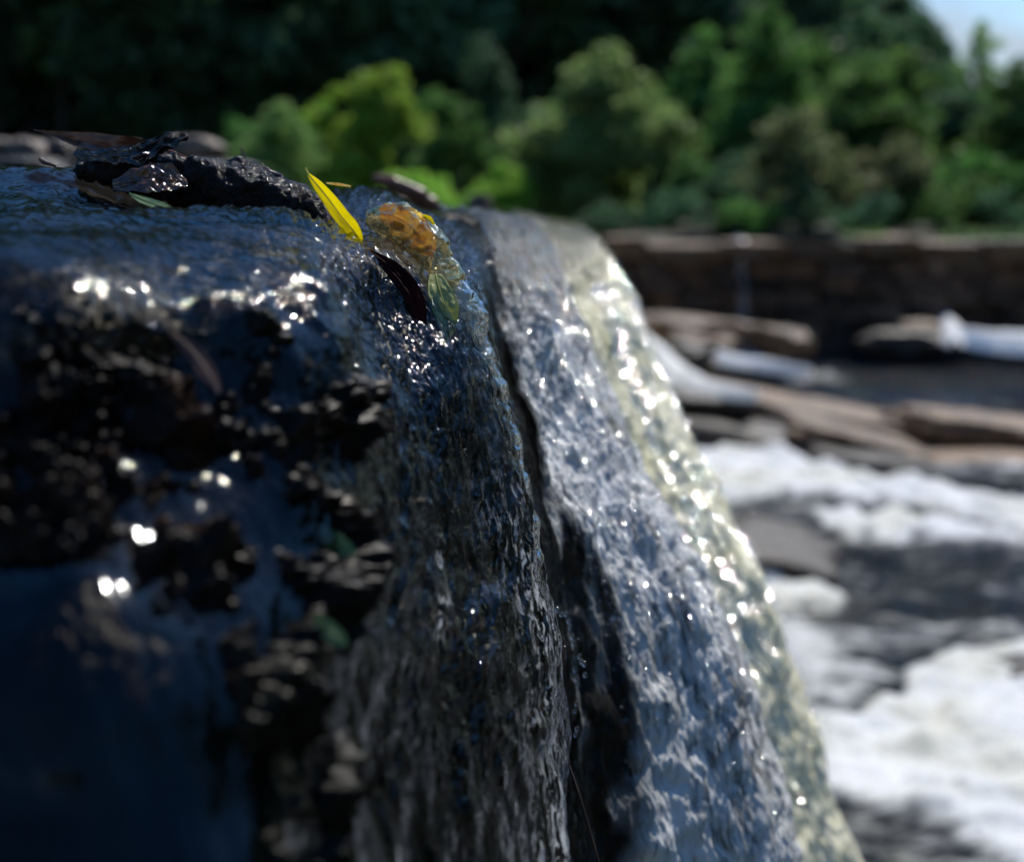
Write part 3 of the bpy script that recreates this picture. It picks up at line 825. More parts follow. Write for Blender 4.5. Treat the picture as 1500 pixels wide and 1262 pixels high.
# ------------------------------------------------------------------ trees
def crown_mesh(name, mat, R, H, nclump, nleaf, lsize, seed, base=0.15, spread=0.2, columns=1.0):
    r = np.random.default_rng(seed)
    # clumps gather on a dozen separate boughs, so the outline is uneven
    nb = 20
    bd_ = r.normal(size=(nb, 3)); bd_ /= np.linalg.norm(bd_, axis=1)[:, None]
    bc = bd_ * r.uniform(0.30, 0.84, nb)[:, None]
    br = r.uniform(0.20, 0.50, nb)
    bc[0] = (0, 0, 0.62); bc[1] = (0, 0, 0.1); br[1] = 0.5
    w_ = br ** 2 / (br ** 2).sum()
    ci = r.choice(nb, nclump, p=w_)
    d = r.normal(size=(nclump, 3)); d /= np.linalg.norm(d, axis=1)[:, None]
    c = bc[ci] + d * (br[ci] * r.uniform(0.5, 1.05, nclump))[:, None]
    c[:, 0] *= R; c[:, 1] *= R
    c[:, 2] = H * (base + (1 - base) * (0.5 + 0.5 * np.clip(c[:, 2], -1, 1.5)))
    taper = 1 - 0.35 * np.clip((c[:, 2] / H - 0.5) * 2, 0, 1)
    c[:, 0] *= taper; c[:, 1] *= taper
    spread *= 0.85
    cs = r.uniform(0.6, 1.25, nclump) * spread * R
    idx = np.repeat(np.arange(nclump), nleaf)
    n = len(idx)
    q = r.normal(size=(n, 3)); q /= np.linalg.norm(q, axis=1)[:, None]
    q *= (r.uniform(0.2, 1, n) ** 0.5)[:, None]
    q[:, 2] *= 0.65
    p = c[idx] + q * cs[idx][:, None]
    a = r.normal(size=(n, 3)); a /= np.linalg.norm(a, axis=1)[:, None]
    b = np.cross(a, r.normal(size=(n, 3))); b /= np.linalg.norm(b, axis=1)[:, None] + 1e-9
    sz = lsize * r.uniform(0.6, 1.4, n)[:, None]
    v = np.stack([p - a * sz, p + b * sz * 0.55, p + a * sz, p - b * sz * 0.55], 1).reshape(-1, 3)
    f = np.arange(n * 4).reshape(-1, 4)
    me = np_mesh(name, v, f, False)
    me.materials.append(mat)
    return me

def trunk_mesh(H, R, r0, seed, nl=7):
    r = random.Random(seed)
    vs, fs = [], []
    def tube(pts, rads, n=7):
        base = len(vs)
        for (p, rr) in zip(pts, rads):
            for k in range(n):
                a = 2 * math.pi * k / n
                vs.append((p[0] + rr * math.cos(a), p[1] + rr * math.sin(a), p[2]))
        for i in range(len(pts) - 1):
            for k in range(n):
                fs.append((base + i * n + k, base + i * n + (k + 1) % n, base + (i + 1) * n + (k + 1) % n, base + (i + 1) * n + k))
    pts = [(r.uniform(-.02, .02) * H * i / 6, r.uniform(-.02, .02) * H * i / 6, H * 0.85 * i / 6 - (0.25 if i == 0 else 0)) for i in range(7)]
    tube(pts, [r0 * (1.3 if i == 0 else 1 - i / 7.5) for i in range(7)])
    for k in range(nl):
        z = H * r.uniform(0.25, 0.7); a = r.uniform(0, 6.28); l = R * r.uniform(0.5, 0.9)
        q = [(l * t * math.cos(a), l * t * math.sin(a), z + l * 0.7 * t ** 1.3) for t in (0, .33, .66, 1)]
        tube(q, [r0 * .45, r0 * .33, r0 * .2, r0 * .08], 5)
    me = np_mesh('trunk', vs, fs)
    me.materials.append(M['bark'])
    return me

def tree(name, label, px, base_py, D, H_px, W_px, mat, seed, lsize=None, nclump=150, nleaf=80, base=0.06, spread=0.24, group=None, r0=None, cat='tree'):
    m_per_px = D / FPX
    H, R = H_px * m_per_px, W_px * m_per_px / 2
    p = W(px, base_py, D)
    root = empty(name, p)
    tag(root, label, cat, group)
    cr = link('crown', crown_mesh('crown', M[mat], R, H, nclump, nleaf, lsize or R * 0.045, seed, base, spread))
    tk = link('trunk', trunk_mesh(H, R, r0 or H * 0.018, seed))
    for o in (cr, tk):
        o.parent = root
    return root

# front bushes and trees on the far bank
T = tree
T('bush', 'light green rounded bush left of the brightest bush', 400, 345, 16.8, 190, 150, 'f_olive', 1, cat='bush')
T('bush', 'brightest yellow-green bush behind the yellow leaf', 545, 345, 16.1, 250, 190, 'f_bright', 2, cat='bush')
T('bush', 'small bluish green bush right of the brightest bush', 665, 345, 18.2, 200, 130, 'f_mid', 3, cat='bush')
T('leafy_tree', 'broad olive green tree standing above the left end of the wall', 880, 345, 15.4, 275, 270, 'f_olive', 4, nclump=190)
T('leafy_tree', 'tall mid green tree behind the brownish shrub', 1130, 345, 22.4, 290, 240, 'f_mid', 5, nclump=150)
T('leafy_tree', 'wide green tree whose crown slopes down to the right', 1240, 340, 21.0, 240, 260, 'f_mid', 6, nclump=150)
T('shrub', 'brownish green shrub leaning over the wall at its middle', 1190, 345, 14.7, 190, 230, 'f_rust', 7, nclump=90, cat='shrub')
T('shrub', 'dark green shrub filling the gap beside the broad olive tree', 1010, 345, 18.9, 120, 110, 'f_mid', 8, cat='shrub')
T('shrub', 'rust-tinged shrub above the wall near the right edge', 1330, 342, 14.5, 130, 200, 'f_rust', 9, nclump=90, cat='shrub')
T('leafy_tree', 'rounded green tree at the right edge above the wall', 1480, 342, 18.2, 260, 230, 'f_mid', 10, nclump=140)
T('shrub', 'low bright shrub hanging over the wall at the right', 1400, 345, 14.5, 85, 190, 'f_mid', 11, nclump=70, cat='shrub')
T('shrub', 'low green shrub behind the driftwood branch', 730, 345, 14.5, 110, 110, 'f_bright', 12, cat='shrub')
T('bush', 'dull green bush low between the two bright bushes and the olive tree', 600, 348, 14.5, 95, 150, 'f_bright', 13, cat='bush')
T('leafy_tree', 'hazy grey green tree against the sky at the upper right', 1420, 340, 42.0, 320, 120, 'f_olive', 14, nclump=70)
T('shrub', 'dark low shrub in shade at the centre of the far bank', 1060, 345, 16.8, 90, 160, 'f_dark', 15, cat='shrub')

# second layer of bank trees, overlapping behind the bushes
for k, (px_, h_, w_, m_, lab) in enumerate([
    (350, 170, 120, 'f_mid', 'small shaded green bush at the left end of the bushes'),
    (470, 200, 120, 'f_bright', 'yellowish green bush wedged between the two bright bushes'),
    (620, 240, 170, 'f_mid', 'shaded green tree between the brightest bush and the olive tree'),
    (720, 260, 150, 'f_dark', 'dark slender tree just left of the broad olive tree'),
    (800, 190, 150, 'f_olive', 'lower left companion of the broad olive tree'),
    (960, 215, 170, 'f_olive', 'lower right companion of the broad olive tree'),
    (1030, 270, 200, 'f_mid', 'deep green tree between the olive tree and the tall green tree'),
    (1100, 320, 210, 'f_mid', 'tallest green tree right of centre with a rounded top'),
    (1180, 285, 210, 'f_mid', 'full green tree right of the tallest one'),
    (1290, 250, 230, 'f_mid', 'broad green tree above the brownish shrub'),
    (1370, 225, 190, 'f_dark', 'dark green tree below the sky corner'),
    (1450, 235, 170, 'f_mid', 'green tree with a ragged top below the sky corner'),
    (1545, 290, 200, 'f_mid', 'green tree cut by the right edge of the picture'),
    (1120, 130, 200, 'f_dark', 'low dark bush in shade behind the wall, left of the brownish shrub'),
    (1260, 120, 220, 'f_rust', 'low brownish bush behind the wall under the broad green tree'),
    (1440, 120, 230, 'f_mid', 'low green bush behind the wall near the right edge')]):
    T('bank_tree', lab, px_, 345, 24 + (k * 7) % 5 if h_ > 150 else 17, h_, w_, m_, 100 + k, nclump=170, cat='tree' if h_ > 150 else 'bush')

# the dark forest behind: three rows
protoF = []
for k in range(6):
    protoF.append((crown_mesh('crown', M['f_dark'], 3.8, 13.0, 260, 70, 0.20, 40 + k, 0.02, 0.26), trunk_mesh(13.0, 3.6, 0.24, 40 + k)))
protoM = [(crown_mesh('crown', M['f_mid'], 3.2, 9.0, 120, 60, 0.19, 60 + k, 0.04, 0.26), trunk_mesh(9.0, 3.2, 0.2, 60 + k)) for k in range(2)]
def forest_tree(x, y, s, pr, label, group):
    z = float(hill(np.array(x), np.array(y)))
    root = empty('forest_tree', (x, y, z - 0.1))
    root.scale = (s, s, s * random.uniform(0.9, 1.15)); root.rotation_euler = (0, 0, random.uniform(0, 6.28))
    tag(root, label, 'tree', group)
    for nm, me in zip(('crown', 'trunk'), pr):
        o = bpy.data.objects.new(nm, me); COL.objects.link(o); o.parent = root
rows = [(44, 3.0, 1.0), (52, 3.4, 1.35), (66, 4.2, 1.8), (90, 5.6, 2.3)]
for ri, (yy, stp, sc) in enumerate(rows):
    half = yy * 0.42
    x = -half
    while x < half + 2:
        X = x + random.uniform(-1, 1) * 0.8; Y = yy + random.uniform(-3, 3)
        fx = X / Y      # tangent of bearing
        s = sc * random.uniform(0.85, 1.15)
        if fx > 0.17:      # the treeline comes down to the right
            el = float(np.interp(fx, [0.17, 0.22, 0.265, 0.30, 0.34, 0.40], [13.0, 10.5, 8.8, 6.6, 5.0, 4.5]))
            s = min(s, (Y * math.tan(math.radians(el)) - float(hill(np.array(X), np.array(Y)))) / 14.5)
            s = max(s, 0.25)
        side = ('far left', 'left', 'left of centre', 'centre', 'right of centre', 'right', 'far right')[int(np.clip((fx + 0.40) / 0.115, 0, 6))]
        depth = ('front edge', 'second row', 'third row', 'hilltop')[ri]
        forest_tree(X, Y, s, random.choice(protoF if (ri or fx < 0) else protoF + protoM),
                    f'dark broadleaf tree in the {depth} of the forest, {side} in the picture', 'trees of the dark forest behind the river')
        x += stp
# the wood goes on round both banks of the river, outside the picture
for k in range(34):
    ang = math.radians(34 + k * 4.4); rr_ = random.uniform(30, 38)
    X, Y = rr_ * math.sin(ang), rr_ * math.cos(ang)
    forest_tree(X, Y, random.uniform(0.95, 1.35), random.choice(protoF), 'dark tree on the right bank outside the picture', 'trees along the right bank')
for k in range(14):
    ang = math.radians(-28 - k * 5.0); rr_ = random.uniform(40, 50)
    X, Y = rr_ * math.sin(ang), rr_ * math.cos(ang)
    forest_tree(X, Y, random.uniform(1.1, 1.5), random.choice(protoF), 'dark tree on the left bank outside the picture', 'trees along the left bank')
# sunlit crown at the upper left
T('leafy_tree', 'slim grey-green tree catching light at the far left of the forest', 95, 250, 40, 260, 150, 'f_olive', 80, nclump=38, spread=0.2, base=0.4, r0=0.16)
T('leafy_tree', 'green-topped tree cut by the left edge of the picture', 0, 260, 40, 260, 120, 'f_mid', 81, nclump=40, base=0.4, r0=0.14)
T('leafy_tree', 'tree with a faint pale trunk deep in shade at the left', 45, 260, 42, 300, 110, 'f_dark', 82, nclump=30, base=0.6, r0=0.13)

for k in range(13):
    xx = 0.9 + k * 0.62
    pxx, _ = PX(np.array([[xx, 13.6, -0.4]]))
    T('low_shrub', ['dark low shrub', 'shaded leafy shrub', 'deep green low shrub'][k % 3] + ' behind the wall cap, %s from the left' % ('first','second','third','fourth','fifth','sixth','seventh','eighth','ninth','tenth','eleventh','twelfth','thirteenth')[k],
      float(pxx[0]), 352, 13.8, 62 + (k * 17) % 30, 130, ('f_dark', 'f_dark', 'f_mid')[k % 3], 200 + k, nclump=40, nleaf=60, cat='shrub', group='low shrubs along the wall top')

# grass on the bank and along the wall
def grass(name, label, pts, hgt, wid, mat, seed):
    r = np.random.default_rng(seed)
    n = len(pts)
    ang = r.uniform(0, 6.28, n)
    dx = np.stack([np.cos(ang), np.sin(ang), np.zeros(n)], 1) * wid
    lean = np.stack([r.normal(0, .35, n), r.normal(0, .35, n), np.ones(n)], 1) * (hgt * r.uniform(0.5, 1.3, n))[:, None]
    lean2 = lean * 0.55
    v = np.stack([pts - dx, pts + dx, pts + lean2 + dx * .7, pts + lean2 - dx * .7, pts + lean * np.array([1.5, 1.5, 1])], 1).reshape(-1, 3)
    k = np.arange(n)[:, None] * 5
    f = np.concatenate([k + np.array([[0, 1, 2]]), k + np.array([[0, 2, 3]]), k + np.array([[3, 2, 4]])])
    me = np_mesh(name, v, f, False)
    o = link(name, me, mat)
    return tag(o, label, None, None, 'stuff')
n = 26000
gx = rng.uniform(-14, 1.2, n); gy = 14.5 + rng.uniform(0, 1, n) ** 1.2 * 20
gp = np.stack([gx, gy, hill(gx, gy)], 1)
grass('bank_grass', 'green grass covering the far bank', gp, 0.10, 0.012, M['f_mid'], 5)
n = 2600
gx = rng.uniform(2.9, 8.1, n) ** 1.0; gy = 12.35 + rng.uniform(-.1, .5, n)
keep = pn(gx * 2.1, gy * 2, 0) + (gx - 3) * 0.04 > 0.16
gp = np.stack([gx, gy, -0.34 + 0.012 * gx], 1)[keep]
grass('wall_grass', 'tufts of green weeds growing along the wall top', gp, 0.09, 0.010, M['f_mid'], 6)

# ------------------------------------------------------------------ stones on the crest behind the leaves
PB = M['pebble']
def pebble(label, px, py, D, wpx, hpx, seed, mat=None, rz=0):
    s = D / FPX
    o = link('crest_stone', rock_mesh('crest_stone', wpx * s / 2, wpx * s / 2, hpx * s / 2, seed, sub=3, amp=.2, mat=mat or PB))
    o.location = Vector(W(px, py, D)); o.rotation_euler = (0, 0, rz)
    tag(o, label, 'stone')
pebble('rounded tan stone at the left edge behind the long brown leaf', -8, 222, 2.7, 60, 40, 21)
pebble('golden brown stone second from the left on the crest', 38, 224, 2.6, 60, 46, 22)
pebble('grey stone behind the tip of the long brown leaf', 85, 222, 2.7, 62, 44, 23)
pebble('broad flat grey stone behind the crumpled black leaf', 285, 222, 2.8, 105, 42, 24)
pebble('low grey stone half hidden behind the curled leaf', 190, 228, 2.9, 120, 34, 25)
pebble('dark stone wedged between the crest stones and the water', 30, 250, 2.3, 140, 40, 26, M['rock_dark'])
pebble('dark base stone under the broad grey stone', 250, 252, 2.5, 260, 40, 27, M['rock_dark'])
pebble('pale brown stone just right of the amber gush', 668, 324, 1.9, 60, 20, 28)
pebble('flat tan stone where the crest meets the wall', 740, 332, 3.2, 90, 14, 29)
pebble('low brown stone at the far end of the crest', 815, 340, 4.6, 70, 12, 30)
pebble('thin grey stone behind the blue water right of the yellow leaf', 600, 300, 2.2, 70, 26, 31)

# ------------------------------------------------------------------ leaves, twigs, driftwood
def tube_mesh(name, pts, rads, n=10, amp=0.0, scale=100, sub=None, flat=1.0):
    pts = np.array(pts, float); rads = np.array(rads, float)
    m = sub or len(pts) * 6
    tt = np.linspace(0, len(pts) - 1, m)
    C = catmull(pts, tt); R = np.interp(tt, np.arange(len(pts)), rads)
    T_ = np.gradient(C, axis=0); T_ /= np.linalg.norm(T_, axis=1)[:, None]
    ref = np.array((0.1, -1.0, 0.2))
    A = np.cross(T_, ref); A /= np.linalg.norm(A, axis=1)[:, None]
    B = np.cross(T_, A)
    ang = np.linspace(0, 2 * np.pi, n, endpoint=False)
    V_ = C[:, None] + R[:, None, None] * (np.cos(ang)[None, :, None] * A[:, None] + flat * np.sin(ang)[None, :, None] * B[:, None])
    if amp:
        nn = (V_ - C[:, None]); nn /= np.linalg.norm(nn, axis=-1, keepdims=True) + 1e-12
        V_ = V_ + nn * (amp * fbm(V_[..., 0] * scale, V_[..., 1] * scale, V_[..., 2] * scale, 4))[..., None]
    v = np.concatenate([V_.reshape(-1, 3), C[:1], C[-1:]])
    fs = []
    for i in range(m - 1):
        for k in range(n):
            fs.append((i * n + k, (i + 1) * n + k, (i + 1) * n + (k + 1) % n, i * n + (k + 1) % n))
    me = bpy.data.meshes.new(name)
    e0, e1 = m * n, m * n + 1
    fs += [(e0, k, (k + 1) % n) for k in range(n)]
    fs += [(e1, (m - 1) * n + (k + 1) % n, (m - 1) * n + k) for k in range(n)]
    me.from_pydata([tuple(x) for x in v], [], fs)
    for p in me.polygons: p.use_smooth = True
    return me

def make_leaf(name, label, mid, halfw, mat, veinmat=None, side=(1, 0, 0), fold=0.25, wav=0.0, nrm=(0, -1, .3), thick=0.0003,
              asym=1.0, stalk=None, ragged=0.0, nl=48, nw=12, cat='leaf', seed=0):
    """mid: list of (px,py,D) along the midrib; halfw: half widths in metres at the same stations"""
    root = empty(name, W(*mid[0]))
    tag(root, label, cat)
    C = np.array([W(*p) for p in mid])
    tt = np.linspace(0, len(mid) - 1, nl)
    M_ = catmull(C, tt)
    Wd = np.interp(tt, np.arange(len(mid)), halfw)
    Wd = np.convolve(np.pad(Wd, 2, mode='edge'), np.ones(5) / 5, 'valid'); Wd[0] = min(Wd[0], halfw[0] + 1e-4); Wd[-1] = 1e-4
    T_ = np.gradient(M_, axis=0); T_ /= np.linalg.norm(T_, axis=1)[:, None]
    nr = np.array(nrm, float); nr /= np.linalg.norm(nr)
    S = np.cross(T_, nr); S /= np.linalg.norm(S, axis=1)[:, None]
    Nn = np.cross(S, T_)
    Nn *= np.sign((Nn @ nr))[:, None]
    k = np.linspace(-1, 1, nw * 2 + 1)
    K = k[None, :] * np.where(k < 0, 1.0, asym)[None, :]
    wv = Wd[:, None] * (1 + ragged * fbm(tt[:, None] * 3 + seed, np.sign(k)[None, :] * 3.0, 0.5, 4))
    Pp = M_[:, None] + S[:, None] * (K * wv)[..., None]
    lift = fold * np.abs(K) * wv + wav * Wd[:, None] * fbm(tt[:, None] * 1.3 + seed * 7, K * 1.5, 2.0, 3) - 0.0004 * np.exp(-(k / 0.06) ** 2)[None, :]
    Pp = Pp + Nn[:, None] * lift[..., None]
    top = Pp.reshape(-1, 3)
    bot = (Pp - Nn[:, None] * thick).reshape(-1, 3)
    n2 = len(k)
    f1 = grid_faces(nl, n2); f2 = grid_faces(nl, n2, True) + len(top)
    rim = []
    for i in range(nl - 1):
        for j in (0, n2 - 1):
            a, b = i * n2 + j, (i + 1) * n2 + j
            rim.append((a, b, b + len(top), a + len(top)))
    me = np_mesh('blade', np.concatenate([top, bot]), np.concatenate([f1, f2, np.array(rim)]))
    link('blade', me, mat, root)
    vm = veinmat or mat
    link('midrib', tube_mesh('midrib', M_[::6] + Nn[::6] * 0.00015, np.linspace(0.00045, 0.0002, len(M_[::6])), 6), vm, root)
    if stalk:
        sp = [W(*p) for p in stalk]
        link('stalk', tube_mesh('stalk', sp, np.linspace(0.0006, 0.0005, len(sp)), 6), vm, root)
    return root

# the sharp yellow leaf
make_leaf('yellow_leaf', 'bright yellow leaf standing upright on the water at the lip',
          [(452, 256, .752), (466, 272, .752), (482, 292, .753), (499, 315, .753), (515, 334, .75), (525, 348, .748), (531, 362, .745)],
          [0.0008, 0.0031, 0.0043, 0.0050, 0.0052, 0.0034, 0.0001],
          M['yellow'], M['yellow_vein'], fold=0.30, wav=0.10, nrm=(.0, -1, -.35), asym=0.85,
          stalk=[(448, 246, .752), (449, 250, .752), (453, 257, .752)], seed=3)
make_leaf('dead_leaf', 'long brown dead leaf with a thin curled tip above the debris',
          [(50, 191, .80), (80, 197, .80), (110, 205, .80), (150, 213, .79), (190, 219, .79), (225, 222, .80), (285, 233, .83)],
          [0.0004, 0.0016, 0.0042, 0.0062, 0.0060, 0.0050, 0.0001],
          M['brown_leaf'], fold=0.5, wav=0.35, nrm=(.1, -1, .45), seed=5)
make_leaf('dead_leaf', 'crumpled black rotten leaf with a ragged raised end',
          [(110, 222, .775), (140, 230, .77), (175, 228, .77), (205, 226, .77), (235, 212, .775), (258, 202, .78), (275, 199, .785)],
          [0.002, 0.0042, 0.0055, 0.0060, 0.0052, 0.0040, 0.001],
          M['dark_leaf'], fold=0.2, wav=1.2, nrm=(.1, -.8, .7), ragged=.5, seed=9)
make_leaf('dead_leaf', 'wet rust brown leaf stuck to the left end of the driftwood',
          [(165, 272, .755), (195, 266, .755), (225, 262, .757), (250, 262, .76), (275, 268, .765)],
          [0.003, 0.0080, 0.0105, 0.0095, 0.002],
          M['rust_leaf'], fold=0.1, wav=0.5, nrm=(.05, -.8, .7), ragged=.15, seed=11)
make_leaf('dead_leaf', 'dark red leaf pressed under the water below the yellow leaf',
          [(540, 368, .736), (564, 385, .734), (586, 405, .731), (604, 432, .728), (615, 462, .725), (622, 500, .722)],
          [0.0010, 0.0036, 0.0052, 0.0054, 0.0038, 0.0001],
          M['red_leaf'], fold=0.12, wav=0.25, nrm=(.3, -1, .5), seed=13)
make_leaf('green_leaf', 'pale green leaf lying under the water in front of the driftwood',
          [(190, 284, .70), (212, 294, .69), (235, 302, .68), (258, 309, .675)],
          [0.0004, 0.0028, 0.0030, 0.0002],
          M['green_leaf'], fold=0.1, wav=0.1, nrm=(0, -.7, 1), seed=15)
make_leaf('green_leaf', 'yellow-green leaf behind the clear water below the amber gush',
          [(638, 402, .752), (644, 425, .746), (652, 452, .742), (656, 478, .739), (654, 500, .737)],
          [0.0030, 0.0068, 0.0075, 0.0048, 0.0002],
          M['yellowgreen'], fold=0.1, wav=0.25, nrm=(.3, -1, .2), seed=17)
make_leaf('golden_leaf', 'golden brown leaf tumbling inside the gush of water',
          [(556, 312, .776), (580, 318, .774), (604, 334, .772), (622, 354, .770), (634, 372, .768)],
          [0.004, 0.0085, 0.0100, 0.0086, 0.002],
          M['gold_leaf'], fold=0.2, wav=0.8, nrm=(-.1, -1, -.3), seed=19, ragged=.2)
make_leaf('golden_leaf', 'small orange leaf scrap on the far side of the gush',
          [(618, 316, .79), (628, 322, .79), (637, 332, .79)], [0.001, 0.0022, 0.0003], M['yellow'], fold=.1, nrm=(.1, -1, .3), seed=20)
make_leaf('green_leaf', 'blurred pale green leaf stuck on the dark face, the upper of two',
          [(468, 772, .505), (485, 788, .505), (505, 802, .503), (522, 812, .502)],
          [0.001, 0.0032, 0.0030, 0.0004], M['green_leaf'], fold=0.05, nrm=(.2, -1, .4), seed=21)
make_leaf('green_leaf', 'blurred olive green leaf stuck on the dark face, the lower of two',
          [(462, 902, .455), (478, 918, .455), (495, 934, .453), (508, 946, .452)],
          [0.001, 0.0028, 0.0026, 0.0004], M['green_leaf'], fold=0.05, nrm=(.2, -1, .4), seed=22)
make_leaf('orange_leaf', 'small blurred orange leaf scrap low on the dark face',
          [(555, 1010, .575), (568, 1018, .575), (582, 1030, .575)], [0.001, 0.0050, 0.0005], M['gold_leaf'], fold=.05, nrm=(.2, -1, .4), seed=23)
make_leaf('dead_leaf', 'reddish brown leaf scrap in the gap behind the ridge',
          [(818, 925, .86), (823, 948, .86), (827, 975, .86)], [0.001, 0.0030, 0.0004], M['rust_leaf'], fold=.05, nrm=(.2, -1, .2), seed=24)
make_leaf('dead_leaf', 'long blurred brown leaf lying on the blue water of the near lobe',
          [(250, 485, .50), (280, 512, .50), (305, 545, .495), (322, 575, .49)],
          [0.001, 0.0030, 0.0030, 0.0004], M['brown_leaf'], fold=.05, nrm=(.2, -1, .6), seed=25)

def wood(name, label, path, rad, mat, amp, scale, n=28, sub=120, cat='driftwood', flat=1.0):
    o = link(name, tube_mesh(name, [W(*p) for p in path], rad, n, amp, scale, sub, flat), mat)
    return tag(o, label, cat)
wetwood = mat_simple_rock('soaked_black_wood', (0.004, 0.003, 0.0025), (0.016, 0.010, 0.007), 40, 0.16, 0.003, spec=0.22, fine=420.0)
wood('driftwood_log', 'soaked black driftwood log lying across the crest by the yellow leaf',
     [(160, 268, .80), (230, 268, .79), (300, 272, .785), (360, 283, .78), (415, 298, .776), (448, 310, .772), (474, 326, .768), (488, 338, .765)],
     [0.004, 0.0105, 0.0150, 0.0155, 0.0130, 0.0110, 0.0070, 0.002], wetwood, 0.0065, 75, 96, 460)
wood('leaf_litter', 'matted black leaf litter packed under the dead leaves at the left',
     [(112, 250, .80), (150, 246, .79), (200, 246, .785), (250, 250, .785), (300, 262, .785)], [0.003, 0.0075, 0.0100, 0.0100, 0.005], wetwood, 0.005, 95, 64, 260, 'leaf litter')
wood('bark_piece', 'strip of black bark lying along the top of the driftwood',
     [(270, 245, .80), (320, 243, .80), (370, 250, .798), (410, 266, .795), (440, 285, .79)],
     [0.003, 0.0045, 0.0050, 0.0040, 0.001], wetwood, 0.003, 130, 48, 240, 'bark')
wood('stump_piece', 'ragged black wood tip poking up at the end of the crumpled leaf',
     [(205, 228, .775), (230, 214, .778), (250, 205, .78), (272, 198, .785)], [0.003, 0.0045, 0.004, 0.0008], wetwood, 0.004, 150, 18, 70, 'bark')
wood('twig', 'tiny upright tan twig behind the driftwood', [(362, 246, .95), (358, 232, .95), (353, 216, .95)], [0.0009, 0.001, 0.0006], M['twig'], 0.0003, 200, 8, 20, 'twig')
wood('twig', 'thin orange twig beside the top of the yellow leaf', [(478, 268, .80), (495, 270, .80), (514, 273, .80)], [0.0004, 0.0008, 0.0005], M['gold_leaf'], 0.0002, 200, 8, 20, 'twig')
wood('twig', 'short dark twig at the far left above the blue water', [(58, 232, .83), (66, 238, .83), (82, 243, .83)], [0.001, 0.0014, 0.0006], M['twig'], 0.0004, 200, 8, 20, 'twig')
wood('driftwood_branch', 'blurred dark brown branch slanting down behind the amber gush',
     [(545, 262, 1.6), (580, 272, 1.6), (620, 292, 1.6), (655, 315, 1.6)], [0.004, 0.010, 0.010, 0.004], M['brown_leaf'], 0.006, 40, 14, 40)
wood('driftwood_branch', 'small blurred upright stub right of the amber gush', [(700, 322, 3.0), (703, 300, 3.0), (706, 285, 3.0)], [0.03, 0.026, 0.016], M['bark'], 0.01, 20, 10, 20)
wood('straw', 'long thin dark stem trailing down the ridge', [(690, 870, .70), (725, 960, .695), (752, 1060, .69), (785, 1160, .685), (822, 1290, .68)],
     [0.0005, .0007, .0008, .0007, .0006], M['twig'], 0.0002, 200, 8, 60, 'stem')
wood('straw', 'long thin dark stem trailing in the gap behind the ridge', [(800, 1020, .80), (822, 1090, .80), (850, 1170, .79), (885, 1290, .785)],
     [0.0005, .0008, .0009, .0006], M['twig'], 0.0002, 200, 8, 60, 'stem')
wood('waterweed', 'thin bright green blade stuck to the face left of the ridge', [(520, 478, .66), (524, 505, .655), (530, 535, .65)], [0.0005, .001, .0004], M['green_leaf'], 0, 1, 8, 24, 'grass blade')

# dark stone in the gap behind the ridge and wet knobs on the face
dimrock = mat_simple_rock('dim_brown_rock', (0.005, 0.004, 0.0035), (0.022, 0.017, 0.013), 12, 0.7, 0.004, spec=0.15)
def knob(label, px, py, D, a, b, c, seed, mat=None, ry=0.0):
    o = link('embedded_rock', rock_mesh('embedded_rock', a, b, c, seed, sub=4, amp=.22, mat=mat or RD, ncut=3))
    o.location = Vector(W(px, py, D)); o.rotation_euler = (0, ry, 0)
    tag(o, label, 'rock')
knob('black pointed rock in the gap between ridge and grey sheet', 876, 1110, .950, .024, .03, .052, 51, dimrock, -.3)

# filaments of algae on the face beside the ridge
def filaments():
    r = np.random.default_rng(3)
    V_, F_ = [], []
    base = 0
    nS = 150
    U0 = r.uniform(5.6, 6.95, nS); V0 = r.uniform(3.6, 7.0, nS); Ln = r.uniform(0.15, 0.7, nS)
    for k in range(nS):
        m = 14
        vv = np.linspace(V0[k], min(V0[k] + Ln[k], 7.9), m)
        uu = U0[k] + 0.05 * np.array([float(x) for x in pn(vv * 4 + k, np.full(m, k * 1.7), 0.0)])
        A = catmull(CP, uu)
        Pt = np.array([catmull(A[i], np.array([vv[i]]))[0] for i in range(m)])
        out = np.array((0.55, -0.6, 0.55)); out /= np.linalg.norm(out)
        Pt = Pt + out * (0.0045 + 0.003 * pn(vv * 6, k * 2.3, 1.0))[:, None]
        T_ = np.gradient(Pt, axis=0); T_ /= np.linalg.norm(T_, axis=1)[:, None]
        S = np.cross(T_, out); S /= np.linalg.norm(S, axis=1)[:, None]
        wd = r.uniform(0.00018, 0.0005) * np.linspace(1, .3, m)[:, None]
        ring = np.stack([Pt - S * wd, Pt + out * wd, Pt + S * wd], 1)
        V_.append(ring.reshape(-1, 3))
        for i in range(m - 1):
            for j in range(3):
                F_.append((base + i * 3 + j, base + (i + 1) * 3 + j, base + (i + 1) * 3 + (j + 1) % 3, base + i * 3 + (j + 1) % 3))
        base += m * 3
    me = np_mesh('algae_strands', np.concatenate(V_), F_)
    tag(link('algae_strands', me, M['algae']), 'fine dark algae strands combed down the ridge by the water', None, None, 'stuff')
filaments()

